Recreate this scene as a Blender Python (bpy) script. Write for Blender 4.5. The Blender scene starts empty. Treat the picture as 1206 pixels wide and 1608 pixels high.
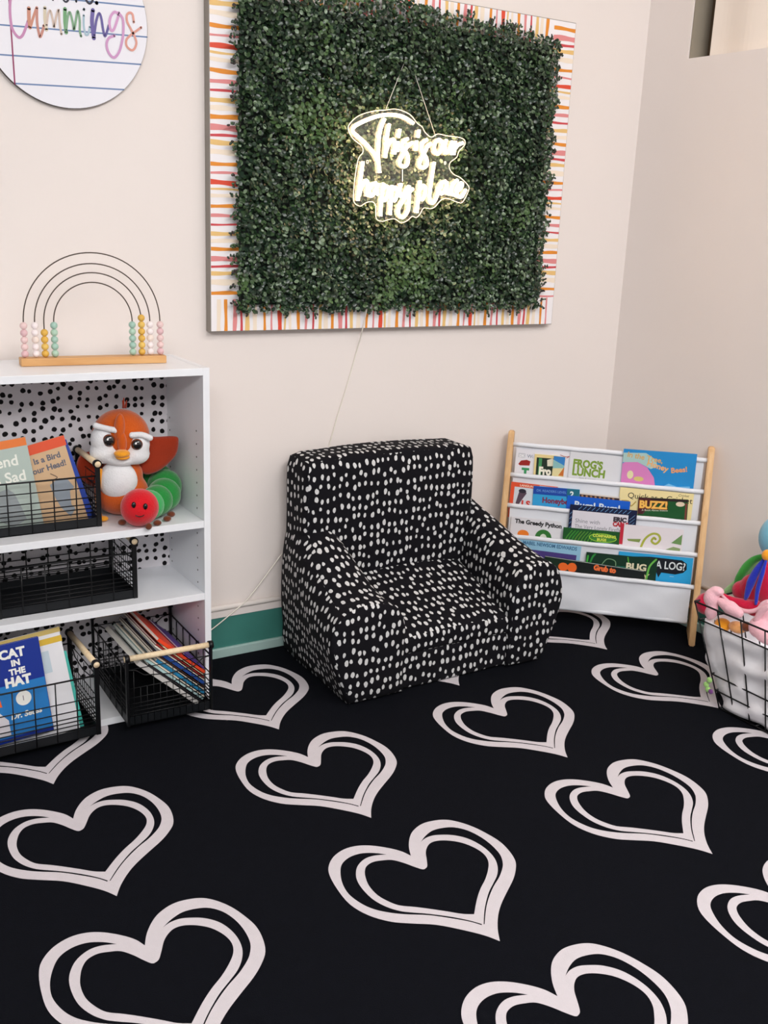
import bpy, bmesh, math, random
import numpy as np
from mathutils import Vector, Matrix, noise
rnd = random.Random(7)
PI = math.pi
SC = bpy.context.scene
COL = SC.collection

# ------------------------------------------------------------------ camera
CAM = Vector((0.0, -2.52, 1.204))
F_PX = 1619.4602
ROT = Matrix(((0.850556, 0.110886, -0.514061), (-0.524415, 0.251876, -0.813356), (0.03929, 0.961386, 0.272385)))
cd = bpy.data.cameras.new('camera'); cam = bpy.data.objects.new('camera', cd); COL.objects.link(cam)
cd.sensor_fit = 'VERTICAL'; cd.sensor_height = 24.0; cd.lens = F_PX / 1608.0 * 24.0
cd.clip_start = 0.05
cam.matrix_world = Matrix.Translation(CAM) @ ROT.to_4x4()
SC.camera = cam
# ------------------------------------------------------------------ light and exposure
SC.view_settings.view_transform = 'Standard'; SC.view_settings.look = 'None'
SC.view_settings.gamma = 1.0; SC.view_settings.use_curve_mapping = False
SC.view_settings.exposure = -0.05
w = bpy.data.worlds.new('world'); SC.world = w; w.use_nodes = True
w.node_tree.nodes['Background'].inputs[0].default_value = (1.0, 0.985, 0.985, 1)
w.node_tree.nodes['Background'].inputs[1].default_value = 0.60
def area(name, loc, size, power, color, target):
    l = bpy.data.lights.new(name, 'AREA'); l.shape = 'RECTANGLE'; l.size, l.size_y = size
    l.energy = power; l.color = color
    o = bpy.data.objects.new(name, l); COL.objects.link(o); o.location = loc
    o.rotation_euler = (Vector(target) - Vector(loc)).to_track_quat('-Z', 'Y').to_euler()
    return o
area('ceiling_light_middle', (0.85, -3.3, 2.66), (1.2, 0.6), 58, (1.0, 0.99, 0.99), (2.1, -0.7, 0.7))
area('ceiling_light_right', (1.7, -2.3, 2.66), (1.2, 0.6), 30, (1.0, 0.99, 0.99), (1.7, -1.4, 0.4))
area('ceiling_light_behind', (-0.9, -4.2, 2.66), (1.2, 0.6), 95, (1.0, 0.99, 0.99), (2.4, -1.1, 1.0))

# ------------------------------------------------------------------ points on planes of the room
def ray(px, py): return ROT @ Vector((px - 603.0, -(py - 804.0), -F_PX))
def on_y(px, py, y): r = ray(px, py); return CAM + r * ((y - CAM.y) / r.y)
def on_x(px, py, x): r = ray(px, py); return CAM + r * ((x - CAM.x) / r.x)
def on_z(px, py, z): r = ray(px, py); return CAM + r * ((z - CAM.z) / r.z)

# ------------------------------------------------------------------ materials
def s2l(c): return tuple(((v / 255.0) / 12.92 if v / 255.0 <= 0.04045 else ((v / 255.0 + 0.055) / 1.055) ** 2.4) for v in c) + (1.0,)
MATS = {}
def mat(name, rgb, rough=0.6, metal=0.0, spec=0.5, sheen=0.0, var=0.0, vscale=8.0, bump=0.0, bscale=200.0, trans=0.0, emit=None, estr=0.0, coat=0.0):
    if name in MATS: return MATS[name]
    m = bpy.data.materials.new(name); m.use_nodes = True; nt = m.node_tree; b = nt.nodes['Principled BSDF']
    c = s2l(rgb)
    b.inputs['Base Color'].default_value = c; b.inputs['Roughness'].default_value = rough
    b.inputs['Metallic'].default_value = metal; b.inputs['Specular IOR Level'].default_value = spec
    b.inputs['Sheen Weight'].default_value = sheen; b.inputs['Coat Weight'].default_value = coat
    b.inputs['Transmission Weight'].default_value = trans
    if emit: b.inputs['Emission Color'].default_value = tuple(emit) + (1,); b.inputs['Emission Strength'].default_value = estr
    tc = nt.nodes.new('ShaderNodeTexCoord')
    if var > 0:
        n = nt.nodes.new('ShaderNodeTexNoise'); n.inputs['Scale'].default_value = vscale; n.inputs['Detail'].default_value = 5
        nt.links.new(tc.outputs['Object'], n.inputs['Vector'])
        mx = nt.nodes.new('ShaderNodeMix'); mx.data_type = 'RGBA'
        mx.inputs[6].default_value = tuple(v * (1 - var) for v in c[:3]) + (1,); mx.inputs[7].default_value = tuple(min(1, v * (1 + var)) for v in c[:3]) + (1,)
        nt.links.new(n.outputs['Fac'], mx.inputs[0]); nt.links.new(mx.outputs[2], b.inputs['Base Color'])
    if bump > 0:
        n = nt.nodes.new('ShaderNodeTexNoise'); n.inputs['Scale'].default_value = bscale; n.inputs['Detail'].default_value = 3
        nt.links.new(tc.outputs['Object'], n.inputs['Vector'])
        bp = nt.nodes.new('ShaderNodeBump'); bp.inputs['Strength'].default_value = bump; bp.inputs['Distance'].default_value = 0.002
        nt.links.new(n.outputs['Fac'], bp.inputs['Height']); nt.links.new(bp.outputs['Normal'], b.inputs['Normal'])
    MATS[name] = m
    return m
def wood(name, c1, c2, axis=2, scale=9.0, rough=0.5):
    if name in MATS: return MATS[name]
    m = bpy.data.materials.new(name); m.use_nodes = True; nt = m.node_tree; b = nt.nodes['Principled BSDF']
    b.inputs['Roughness'].default_value = rough
    tc = nt.nodes.new('ShaderNodeTexCoord'); mp = nt.nodes.new('ShaderNodeMapping')
    s = [scale * 6] * 3; s[axis] = scale * 0.5; mp.inputs['Scale'].default_value = s
    n = nt.nodes.new('ShaderNodeTexNoise'); n.inputs['Scale'].default_value = 1.6; n.inputs['Detail'].default_value = 6; n.inputs['Distortion'].default_value = 0.6
    cr = nt.nodes.new('ShaderNodeValToRGB'); cr.color_ramp.elements[0].color = s2l(c1); cr.color_ramp.elements[1].color = s2l(c2)
    cr.color_ramp.elements[0].position = 0.3; cr.color_ramp.elements[1].position = 0.7
    nt.links.new(tc.outputs['Object'], mp.inputs['Vector']); nt.links.new(mp.outputs['Vector'], n.inputs['Vector'])
    nt.links.new(n.outputs['Fac'], cr.inputs['Fac']); nt.links.new(cr.outputs['Color'], b.inputs['Base Color'])
    MATS[name] = m
    return m
def dots(name, ground, dot, su, sv, thr, coord='UV', axes=None, rnd_=0.8, distort=0.0, rough=0.8, half=False):
    """cloth or paper printed with irregular spots"""
    m = bpy.data.materials.new(name); m.use_nodes = True; nt = m.node_tree; b = nt.nodes['Principled BSDF']
    b.inputs['Roughness'].default_value = rough; b.inputs['Specular IOR Level'].default_value = 0.2
    tc = nt.nodes.new('ShaderNodeTexCoord'); mp = nt.nodes.new('ShaderNodeMapping')
    vec = tc.outputs[coord]
    if axes:
        sp = nt.nodes.new('ShaderNodeSeparateXYZ'); cb = nt.nodes.new('ShaderNodeCombineXYZ')
        nt.links.new(vec, sp.inputs[0]); nt.links.new(sp.outputs[axes[0]], cb.inputs[0]); nt.links.new(sp.outputs[axes[1]], cb.inputs[1])
        vec = cb.outputs[0]
    mp.inputs['Scale'].default_value = (su, sv, 1); nt.links.new(vec, mp.inputs['Vector'])
    n = nt.nodes.new('ShaderNodeTexNoise'); n.inputs['Scale'].default_value = 1.7; n.inputs['Detail'].default_value = 2
    nt.links.new(mp.outputs['Vector'], n.inputs['Vector'])
    ad = nt.nodes.new('ShaderNodeVectorMath'); ad.operation = 'MULTIPLY_ADD'
    ad.inputs[1].default_value = (distort, distort, 0)
    nt.links.new(n.outputs['Color'], ad.inputs[0]); nt.links.new(mp.outputs['Vector'], ad.inputs[2])
    v = nt.nodes.new('ShaderNodeTexVoronoi'); v.voronoi_dimensions = '2D'; v.feature = 'F1'; v.inputs['Scale'].default_value = 1.0
    v.inputs['Randomness'].default_value = rnd_
    nt.links.new(ad.outputs[0], v.inputs['Vector'])
    sc = nt.nodes.new('ShaderNodeSeparateColor'); nt.links.new(v.outputs['Color'], sc.inputs[0])
    mr = nt.nodes.new('ShaderNodeMath'); mr.operation = 'MULTIPLY_ADD'; mr.inputs[1].default_value = thr * 0.35; mr.inputs[2].default_value = thr * 0.82
    nt.links.new(sc.outputs[0], mr.inputs[0])
    sub = nt.nodes.new('ShaderNodeMath'); sub.operation = 'SUBTRACT'; nt.links.new(mr.outputs[0], sub.inputs[0]); nt.links.new(v.outputs['Distance'], sub.inputs[1])
    mu = nt.nodes.new('ShaderNodeMath'); mu.operation = 'MULTIPLY'; mu.inputs[1].default_value = 25; mu.use_clamp = True
    nt.links.new(sub.outputs[0], mu.inputs[0])
    mx = nt.nodes.new('ShaderNodeMix'); mx.data_type = 'RGBA'; mx.inputs[6].default_value = s2l(ground); mx.inputs[7].default_value = s2l(dot)
    nt.links.new(mu.outputs[0], mx.inputs[0]); nt.links.new(mx.outputs[2], b.inputs['Base Color'])
    return m

WALL = mat('painted_wall', (232, 223, 218), 0.75, var=0.02, vscale=3, bump=0.08, bscale=90)
WHITE = mat('white_laminate', (236, 238, 242), 0.35, var=0.01)
BLACK = mat('black_wire', (12, 13, 16), 0.4, metal=0.3)
BLACKMESH = mat('black_mesh_metal', (20, 23, 27), 0.45, metal=0.4)
DOWEL = wood('pale_dowel', (226, 200, 160), (240, 220, 186), 0, 12)
PINE = wood('pine', (206, 160, 108), (226, 186, 134), 2, 7)
BEECH = wood('bamboo_base', (196, 142, 86), (216, 168, 110), 0, 7)
RUGBLACK = mat('rug_navy_black', (9, 11, 18), 0.95, spec=0.1, var=0.25, vscale=40, bump=0.5, bscale=500)
RUGWHITE = mat('rug_white', (208, 202, 207), 0.95, spec=0.1, var=0.04, vscale=60, bump=0.5, bscale=500)
PAPER = mat('page_edges', (232, 228, 218), 0.8, var=0.03)

# ------------------------------------------------------------------ mesh helpers
class MB:
    """collects shapes into one mesh"""
    def __init__(s): s.v = []; s.f = []; s.m = []; s.mats = []; s.sm = []; s.uv = None
    def mi(s, m):
        if m not in s.mats: s.mats.append(m)
        return s.mats.index(m)
    def add(s, verts, faces, m, M=None, smooth=True):
        o = len(s.v)
        s.v += [tuple(M @ Vector(v)) if M is not None else tuple(v) for v in verts]
        k = s.mi(m)
        for f in faces: s.f.append(tuple(i + o for i in f)); s.m.append(k); s.sm.append(smooth)
        return s
    def bm(s, bm, m, M=None, smooth=True):
        bm.verts.index_update()
        s.add([v.co[:] for v in bm.verts], [[v.index for v in f.verts] for f in bm.faces], m, M, smooth); bm.free(); return s
    def box(s, c, size, m, bevel=0.0, M=None, seg=2):
        b = bmesh.new(); bmesh.ops.create_cube(b, size=1)
        bmesh.ops.scale(b, vec=size, verts=b.verts)
        if bevel > 0: bmesh.ops.bevel(b, geom=b.edges[:], offset=bevel, segments=seg, affect='EDGES', profile=0.5)
        bmesh.ops.translate(b, vec=c, verts=b.verts)
        return s.bm(b, m, M, smooth=False)
    def box2(s, a, b, m, bevel=0.0, M=None):
        return s.box([(a[i] + b[i]) / 2 for i in range(3)], [abs(b[i] - a[i]) for i in range(3)], m, bevel, M)
    def ball(s, c, r, m, M=None, u=24, v=16, rot=None):
        if not hasattr(r, '__len__'): r = (r, r, r)
        b = bmesh.new(); bmesh.ops.create_uvsphere(b, u_segments=u, v_segments=v, radius=1)
        T = Matrix.Translation(c) @ (rot.to_4x4() if rot else Matrix()) @ Matrix.Diagonal((*r, 1))
        bmesh.ops.transform(b, matrix=T, verts=b.verts)
        return s.bm(b, m, M)
    def tube(s, pts, r, m, n=8, closed=False, M=None, flat=None, cap=True):
        pts = [Vector(p) for p in pts]; N = len(pts)
        rs = r if hasattr(r, '__len__') else [r] * N
        T = []
        for i in range(N):
            a = pts[(i - 1) % N] if (closed or i > 0) else pts[i]; b = pts[(i + 1) % N] if (closed or i < N - 1) else pts[i]
            t = (b - a); T.append(t.normalized() if t.length > 1e-9 else Vector((0, 0, 1)))
        up = Vector((0, 0, 1)) if abs(T[0].z) < 0.9 else Vector((1, 0, 0))
        x = T[0].cross(up).normalized(); vs = []
        for i in range(N):
            x = (x - T[i] * x.dot(T[i])).normalized(); y = T[i].cross(x)
            for k in range(n):
                a = 2 * PI * k / n
                vs.append(pts[i] + (x * math.cos(a) + y * math.sin(a)) * rs[i])
        fs = []
        for i in range(N if closed else N - 1):
            j = (i + 1) % N
            for k in range(n): fs.append((i * n + k, i * n + (k + 1) % n, j * n + (k + 1) % n, j * n + k))
        if not closed and cap: fs += [tuple(range(n))[::-1], tuple((N - 1) * n + k for k in range(n))]
        return s.add(vs, fs, m, M)
    def cyl(s, a, b, r, m, n=12, M=None): return s.tube([a, b], r, m, n, M=M)
    def wire(s, a, b, m, r=0.0014, n=5, M=None): return s.tube([a, b], r, m, n, M=M)
    def prism(s, pts, depth, m, M=None, bevel=0):
        n = len(pts); vs = [(x, y, 0) for x, y in pts] + [(x, y, depth) for x, y in pts]
        fs = [tuple(range(n))[::-1], tuple(range(n, 2 * n))] + [(i, (i + 1) % n, n + (i + 1) % n, n + i) for i in range(n)]
        b = bmesh.new(); bv = [b.verts.new(v) for v in vs]
        for f in fs: b.faces.new([bv[i] for i in f])
        bmesh.ops.recalc_face_normals(b, faces=b.faces)
        if bevel: bmesh.ops.bevel(b, geom=b.edges[:], offset=bevel, segments=2, affect='EDGES')
        return s.bm(b, m, M, smooth=False)
    def build(s, name, parent=None, M=None, loc=None):
        me = bpy.data.meshes.new(name); me.from_pydata(s.v, [], s.f)
        for m in s.mats: me.materials.append(m)
        me.polygons.foreach_set('material_index', s.m); me.polygons.foreach_set('use_smooth', s.sm)
        me.update()
        o = bpy.data.objects.new(name, me); COL.objects.link(o)
        if parent: o.parent = parent
        if M is not None: o.matrix_local = M
        if loc is not None: o.location = loc
        return o
def tag(o, label=None, cat=None, group=None, kind=None):
    if label: o['label'] = label
    if cat: o['category'] = cat
    if group: o['group'] = group
    if kind: o['kind'] = kind
    return o
def empty(name, loc, label, cat, group=None, M=None):
    o = bpy.data.objects.new(name, None); COL.objects.link(o); o.empty_display_size = 0.05
    if M is not None: o.matrix_world = M
    else: o.location = loc
    return tag(o, label, cat, group)
def smooth(pts, n=6, closed=False):
    P = [Vector(p) for p in pts]; N = len(P); out = []
    for i in range(N if closed else N - 1):
        p0 = P[(i - 1) % N] if (closed or i > 0) else P[0]; p1 = P[i]; p2 = P[(i + 1) % N]
        p3 = P[(i + 2) % N] if (closed or i < N - 2) else P[-1]
        for k in range(n):
            t = k / n
            out.append(0.5 * ((2 * p1) + (p2 - p0) * t + (2 * p0 - 5 * p1 + 4 * p2 - p3) * t * t + (3 * p1 - p0 - 3 * p2 + p3) * t ** 3))
    if not closed: out.append(P[-1])
    return out
def ribbon(pts, w, n=5):
    """flat stroke in the xy plane with round ends"""
    P = smooth([(p[0], p[1], 0) for p in pts], n) if len(pts) > 2 else [Vector((p[0], p[1], 0)) for p in pts]
    vs = []; fs = []; N = len(P)
    for i in range(N):
        t = (P[min(i + 1, N - 1)] - P[max(i - 1, 0)])
        t = t.normalized() if t.length > 1e-9 else Vector((1, 0, 0))
        nrm = Vector((-t.y, t.x, 0)); h = w / 2
        vs += [P[i] + nrm * h, P[i] - nrm * h]
        if i: fs.append((2 * i - 2, 2 * i - 1, 2 * i + 1, 2 * i))
    for c in (P[0], P[-1]):
        o = len(vs); vs.append(c); k = 10
        for a in range(k): vs.append(c + Vector((math.cos(2 * PI * a / k), math.sin(2 * PI * a / k), 0)) * w / 2)
        fs += [(o, o + 1 + a, o + 1 + (a + 1) % k) for a in range(k)]
    return [tuple(v) for v in vs], fs
def fill2d(loops):
    """filled polygon with holes, in the xy plane"""
    cu = bpy.data.curves.new('outline', 'CURVE'); cu.dimensions = '2D'; cu.fill_mode = 'BOTH'
    for l in loops:
        sp = cu.splines.new('POLY'); sp.points.add(len(l) - 1)
        for i, p in enumerate(l): sp.points[i].co = (p[0], p[1], 0, 1)
        sp.use_cyclic_u = True
    o = bpy.data.objects.new('outline', cu); COL.objects.link(o)
    me = bpy.data.meshes.new_from_object(o.evaluated_get(bpy.context.evaluated_depsgraph_get()))
    r = ([tuple(v.co) for v in me.vertices], [tuple(p.vertices) for p in me.polygons])
    bpy.data.objects.remove(o); bpy.data.meshes.remove(me); bpy.data.curves.remove(cu)
    return r
def text2d(body, size, bold=0.0, align='LEFT', shear=0.0, space=1.0):
    cu = bpy.data.curves.new('lettering', 'FONT'); cu.body = body; cu.size = size; cu.offset = bold; cu.align_x = align
    cu.shear = shear; cu.space_character = space; cu.resolution_u = 3
    o = bpy.data.objects.new('lettering', cu); COL.objects.link(o)
    me = bpy.data.meshes.new_from_object(o.evaluated_get(bpy.context.evaluated_depsgraph_get()))
    r = ([tuple(v.co) for v in me.vertices], [tuple(p.vertices) for p in me.polygons])
    bpy.data.objects.remove(o); bpy.data.meshes.remove(me); bpy.data.curves.remove(cu)
    return r
def basis(x, y, z, o):
    return Matrix(((x[0], y[0], z[0], o[0]), (x[1], y[1], z[1], o[1]), (x[2], y[2], z[2], o[2]), (0, 0, 0, 1)))
def struct(name, mb): return tag(mb.build(name), kind='structure')

# ================================================================== THE ROOM
XC = 2.4784
s = MB(); s.box2((-1.6, -5.2, -0.05), (XC + 0.15, 0.15, -0.006), mat('floor_tile', (120, 122, 120), 0.5)); struct('floor', s)
s = MB(); s.box2((-1.6, 0, -0.05), (XC + 0.15, 0.12, 2.75), WALL); struct('wall_back', s)
# right wall with a recess near the back corner
wz0, wy0, wy1, wz1 = 1.697, -0.175, -1.15, 2.35
s = MB()
s.box2((XC, -5.2, -0.05), (XC + 0.14, 0.12, wz0), WALL)
s.box2((XC, wy0, wz0), (XC + 0.14, 0.12, 2.75), WALL)
s.box2((XC, -5.2, wz0), (XC + 0.14, wy1, 2.75), WALL)
s.box2((XC, wy1, wz1), (XC + 0.14, wy0, 2.75), WALL)
struct('wall_right', s)
s = MB(); s.box2((-1.6, -5.2, 2.7), (XC + 0.14, 0.12, 2.8), mat('ceiling_tile', (236, 232, 226), 0.9)); struct('ceiling', s)
# window recess: reveal lining, brown sheet for the dark gap, and a closed cream blind
s = MB()
REV = mat('shaded_reveal_grey', (150, 140, 124), 0.7)  # shade on the far reveal is painted into this grey
s.box2((XC + 0.004, wy0 - 0.004, wz0), (XC + 0.075, wy0 - 0.001, wz1), REV)
s.box2((XC + 0.075, wy1, wz0), (XC + 0.08, wy0 - 0.001, wz1), mat('dark_gap_brown', (96, 78, 58), 0.6))  # brown sheet paints the darkness in the gap beside the blind
wn = struct('window_1', s)
s = MB()
N = 60
for i in range(N):
    ya = wy0 - 0.055 + (wy1 - wy0 + 0.055) * i / N; yb = wy0 - 0.055 + (wy1 - wy0 + 0.055) * (i + 1) / N
    xa = XC + 0.03 + 0.004 * math.sin(i * 0.55); xb = XC + 0.03 + 0.004 * math.sin((i + 1) * 0.55)
    s.add([(xa, ya, wz0 + 0.004), (xb, yb, wz0 + 0.004), (xb, yb, wz1), (xa, ya, wz1)], [(0, 1, 2, 3)], mat('cream_blind', (238, 226, 214), 0.7))
    s.add([(xa + .003, ya, wz0 + 0.004), (xb + .003, yb, wz0 + 0.004), (xb + .003, yb, wz1), (xa + .003, ya, wz1)], [(3, 2, 1, 0)], mat('cream_blind', (238, 226, 214)))
b = s.build('window_blind', wn)
# base trim: white rounded rail, cream band, teal board, pale foot strip
TEAL = mat('teal_paint', (62, 126, 116), 0.45, var=0.15, vscale=12)
RAILW = mat('white_rail_paint', (238, 230, 224), 0.4)
FOOT = mat('pale_green_strip', (168, 196, 190), 0.5)
def base_run(name, a, b, d):
    """a->b along the wall, d = direction into the room"""
    s = MB(); a = Vector(a); b = Vector(b); d = Vector(d)
    def seg(z0, z1, t, m, bev=0.0):
        p = a; q = b + d * t
        s.box2((p.x, p.y, z0), (q.x, q.y, z1), m, bev)
    seg(0, 0.118, 0.010, TEAL); seg(-0.005, 0.026, 0.018, FOOT, 0.003); seg(0.118, 0.140, 0.013, WALL)
    mid = d * 0.012
    s.tube([a + mid + Vector((0, 0, 0.146)), b + mid + Vector((0, 0, 0.146))], 0.0075, RAILW, 10)
    return struct(name, s)
base_run('baseboard_back', (-1.6, 0, 0), (XC, 0, 0), (0, -1, 0))
base_run('baseboard_right', (XC, 0, 0), (XC, -5.2, 0), (-1, 0, 0))
# small filled nail mark on the right wall, and ceiling fittings
for i, (x, y) in enumerate(((0.85, -3.3), (1.7, -2.3), (-0.9, -4.2))):
    e = empty('ceiling_light', (x, y, 2.7), ['white recessed ceiling light in the middle of the ceiling', 'white recessed ceiling light nearest the room corner', 'white recessed ceiling light farthest from the corner'][i], 'ceiling light', 'ceiling lights')
    m = MB(); m.box((0, 0, -0.008), (1.26, 0.66, 0.016), WHITE, 0.003); m.build('frame', e)
    m = MB(); m.box((0, 0, -0.018), (1.18, 0.58, 0.004), mat('light_diffuser', (250, 248, 244), 0.5, emit=(1, .97, .94), estr=2.0)); m.build('diffuser', e)

# ================================================================== RUG
OUT = [(0.0, 0.0), (-0.0148, 0.0257), (-0.0405, 0.0565), (-0.0732, 0.0897), (-0.1115, 0.1152), (-0.1406, 0.1368), (-0.1662, 0.171), (-0.1799, 0.2138), (-0.1783, 0.265), (-0.1702, 0.3085), (-0.1571, 0.3344), (-0.1339, 0.3558), (-0.1049, 0.3667), (-0.0764, 0.3647), (-0.0501, 0.3513), (-0.0251, 0.3286), (-0.0084, 0.3069), (0.0003, 0.2854), (0.0127, 0.3118), (0.0314, 0.3379), (0.0524, 0.3563), (0.0806, 0.3678), (0.1079, 0.367), (0.1342, 0.3576), (0.1534, 0.338), (0.1699, 0.3085), (0.1808, 0.2724), (0.1862, 0.239), (0.1828, 0.2048), (0.1726, 0.173), (0.1543, 0.1491), (0.1294, 0.1264), (0.0939, 0.1012), (0.063, 0.0782), (0.0391, 0.0557), (0.0167, 0.0279)]
LC = [(-0.0398, 0.3119), (-0.0597, 0.3282), (-0.0831, 0.3388), (-0.1083, 0.3386), (-0.1314, 0.3272), (-0.1474, 0.3059), (-0.1611, 0.2745), (-0.1668, 0.2401), (-0.1608, 0.2064), (-0.1487, 0.1808), (-0.1301, 0.16), (-0.1064, 0.1412), (-0.0698, 0.1182), (-0.0395, 0.0918), (-0.0157, 0.0684), (-0.0022, 0.0499), (0.0000, 0.0520), (-0.0139, 0.0708), (-0.0372, 0.0951), (-0.0677, 0.1212), (-0.0948, 0.1407), (-0.1102, 0.1538), (-0.1248, 0.1748), (-0.1351, 0.2033), (-0.1372, 0.2364), (-0.1332, 0.2658), (-0.1228, 0.2893), (-0.1076, 0.3076), (-0.086, 0.3196), (-0.0644, 0.3204)]
RC = [(0.0431, 0.3148), (0.0632, 0.3282), (0.0877, 0.3374), (0.1136, 0.3348), (0.1347, 0.325), (0.1517, 0.303), (0.1614, 0.2717), (0.1637, 0.2376), (0.1591, 0.2046), (0.1469, 0.1801), (0.1329, 0.164), (0.1113, 0.146), (0.0844, 0.1284), (0.0565, 0.1061), (0.0325, 0.0829), (0.0038, 0.0495), (0.0022, 0.0501), (0.0232, 0.0761), (0.0416, 0.0959), (0.0665, 0.1192), (0.0913, 0.1374), (0.1135, 0.1546), (0.1305, 0.1754), (0.1418, 0.2), (0.1458, 0.2294), (0.1423, 0.2586), (0.1327, 0.2834), (0.1151, 0.304), (0.0958, 0.3158), (0.0776, 0.3226), (0.0588, 0.3217)]
INN = [(-0.0006, 0.2363), (0.0091, 0.2411), (0.0202, 0.2589), (0.0322, 0.2801), (0.045, 0.2944), (0.0597, 0.303), (0.0773, 0.3022), (0.0971, 0.2916), (0.1158, 0.2728), (0.1283, 0.246), (0.1314, 0.2195), (0.1237, 0.1961), (0.1067, 0.1749), (0.0843, 0.1541), (0.0594, 0.1356), (0.0336, 0.1125), (0.0038, 0.0809), (-0.0147, 0.0922), (-0.0344, 0.1106), (-0.0596, 0.1332), (-0.0804, 0.1506), (-0.1018, 0.167), (-0.1135, 0.1866), (-0.1216, 0.2124), (-0.1211, 0.2433), (-0.1128, 0.2708), (-0.1031, 0.2885), (-0.0919, 0.2991), (-0.0747, 0.3033), (-0.0564, 0.2988), (-0.0398, 0.2913), (-0.0256, 0.2734), (-0.0137, 0.2521), (-0.0053, 0.2389)]
def sm2(l, keep):
    """smooth a closed outline except at its sharp corners"""
    n = len(l); keep = sorted(keep); out = []
    for a, k in enumerate(keep):
        e = keep[(a + 1) % len(keep)]; seg = [k]; i = k
        while True:
            i = (i + 1) % n; seg.append(i)
            if i == e: break
        out += [(p.x, p.y) for p in smooth([(l[i][0], l[i][1], 0) for i in seg], 4)[:-1]]
    return out
hv, hf = fill2d([sm2(OUT, [0, 17]), sm2(LC, [0, 15, 16]), sm2(RC, [0, 15, 16]), sm2(INN, [0, 16])])
s = MB(); s.box2((-1.5, -5.1, -0.006), (XC - 0.02, -0.02, 0.0), RUGBLACK)
for j in range(-2, 7):
    for i in range(-3, 6):
        tx, ty = 0.474 + 0.541 * i, -0.913 - 0.437 * j
        if tx + 0.19 > XC - 0.02 or tx - 0.19 < -1.5 or ty + 0.37 > -0.02: 
            if tx - 0.19 < -1.5 or tx - 0.19 > XC - 0.02 or ty > -0.03: continue
            # hearts cut by the rug edge
            pts = [(p[0] + tx, p[1] + ty) for p in hv]
            fs = [f for f in hf if all(pts[k][0] < XC - 0.025 and pts[k][1] < -0.03 for k in f)]
            s.add([(p[0], p[1], 0.0006) for p in pts], fs, RUGWHITE); continue
        s.add([(p[0] + tx, p[1] + ty, 0.0006) for p in hv], hf, RUGWHITE)
tag(s.build('rug'), 'navy black rug printed with rows of white double-outlined hearts', 'rug')

# ================================================================== BOARD WITH GREENERY AND NEON SIGN
BX0, BX1, BZ0, BZ1 = 1.028, 2.163, 0.911, 1.773
board = empty('display_board', (1.6, 0, BZ0), 'large wall board with hand painted striped border in red, orange and pink', 'board')
inv = Matrix.Translation((-1.6, 0, -BZ0))
s = MB(); s.box2((BX0, -0.03, BZ0), (BX1, -0.001, BZ1), mat('board_side_grey', (140, 134, 126), 0.6), 0.001, M=inv)
s.box2((BX0 + 0.002, -0.0308, BZ0 + 0.002), (BX1 - 0.002, -0.0300, BZ1 - 0.002), mat('border_paper_white', (240, 236, 238), 0.6), M=inv)
s.build('panel', board)
STR = {'o': mat('stripe_orange', (226, 140, 40), 0.6), 'p': mat('stripe_pink', (222, 138, 138), 0.6), 'c': mat('stripe_crimson', (204, 70, 76), 0.6),
       't': mat('stripe_tan', (230, 190, 120), 0.6), 'e': mat('stripe_cream', (240, 224, 204), 0.6), 'r': mat('stripe_red', (220, 74, 48), 0.6)}
PAT = [('o', 7, 7), ('p', 25, 9), ('c', 38, 5), ('t', 50, 8), ('e', 66, 10), ('o', 86, 6), ('p', 101, 4), ('r', 118, 8), ('t', 129, 4), ('e', 140, 6),
       ('o', 158, 7), ('p', 175, 6), ('c', 190, 4), ('t', 206, 7), ('e', 219, 8)]
def strip(name, x0, x1, z0, z1, vertical, phase):
    s = MB(); U = 0.00138; per = 226 * U
    L = (x1 - x0) if vertical else (z1 - z0)
    rr = random.Random(name + str(phase))
    k = -1
    while k * per < L + per:
        for c, p, wd in PAT:
            a = (k * per) + p * U + phase; h = wd * U / 2 * rr.uniform(.85, 1.1)
            if a - h < 0.002 or a + h > L - 0.002: continue
            n = 8; vs = []; fs = []
            ph = rr.uniform(0, 6); sl = rr.uniform(-.0012, .0012)
            for i in range(n + 1):
                t = i / n; wob = 0.0009 * math.sin(ph + 4 * t) + sl * (t - .5); hh = h * (1 + 0.12 * math.sin(ph * 2 + 7 * t))
                if vertical:
                    z = z0 + (z1 - z0) * t; vs += [(x0 + a + wob - hh, -0.0312, z), (x0 + a + wob + hh, -0.0312, z)]
                else:
                    x = x0 + (x1 - x0) * t; zz = z1 - a
                    vs += [(x, -0.0312, zz + wob - hh), (x, -0.0312, zz + wob + hh)]
                if i: fs.append((2 * i - 2, 2 * i - 1, 2 * i + 1, 2 * i))
            s.add(vs, fs, STR[c], M=inv)
        k += 1
    return s.build(name, board)
BW = 0.082
strip('border_strip', BX0 + .002, BX0 + BW, BZ0 + 0.078, BZ1 - .002, False, 0.02)
strip('border_strip', BX1 - BW, BX1 - .002, BZ0 + 0.06, BZ1 - .002, False, 0.01)
strip('border_strip', BX0 + .002, BX1 - .002, BZ0 + .002, BZ0 + BW, True, 0.03)
strip('border_strip', BX0 + BW, BX1 - BW, BZ1 - BW, BZ1 - .002, True, 0.0)
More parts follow.
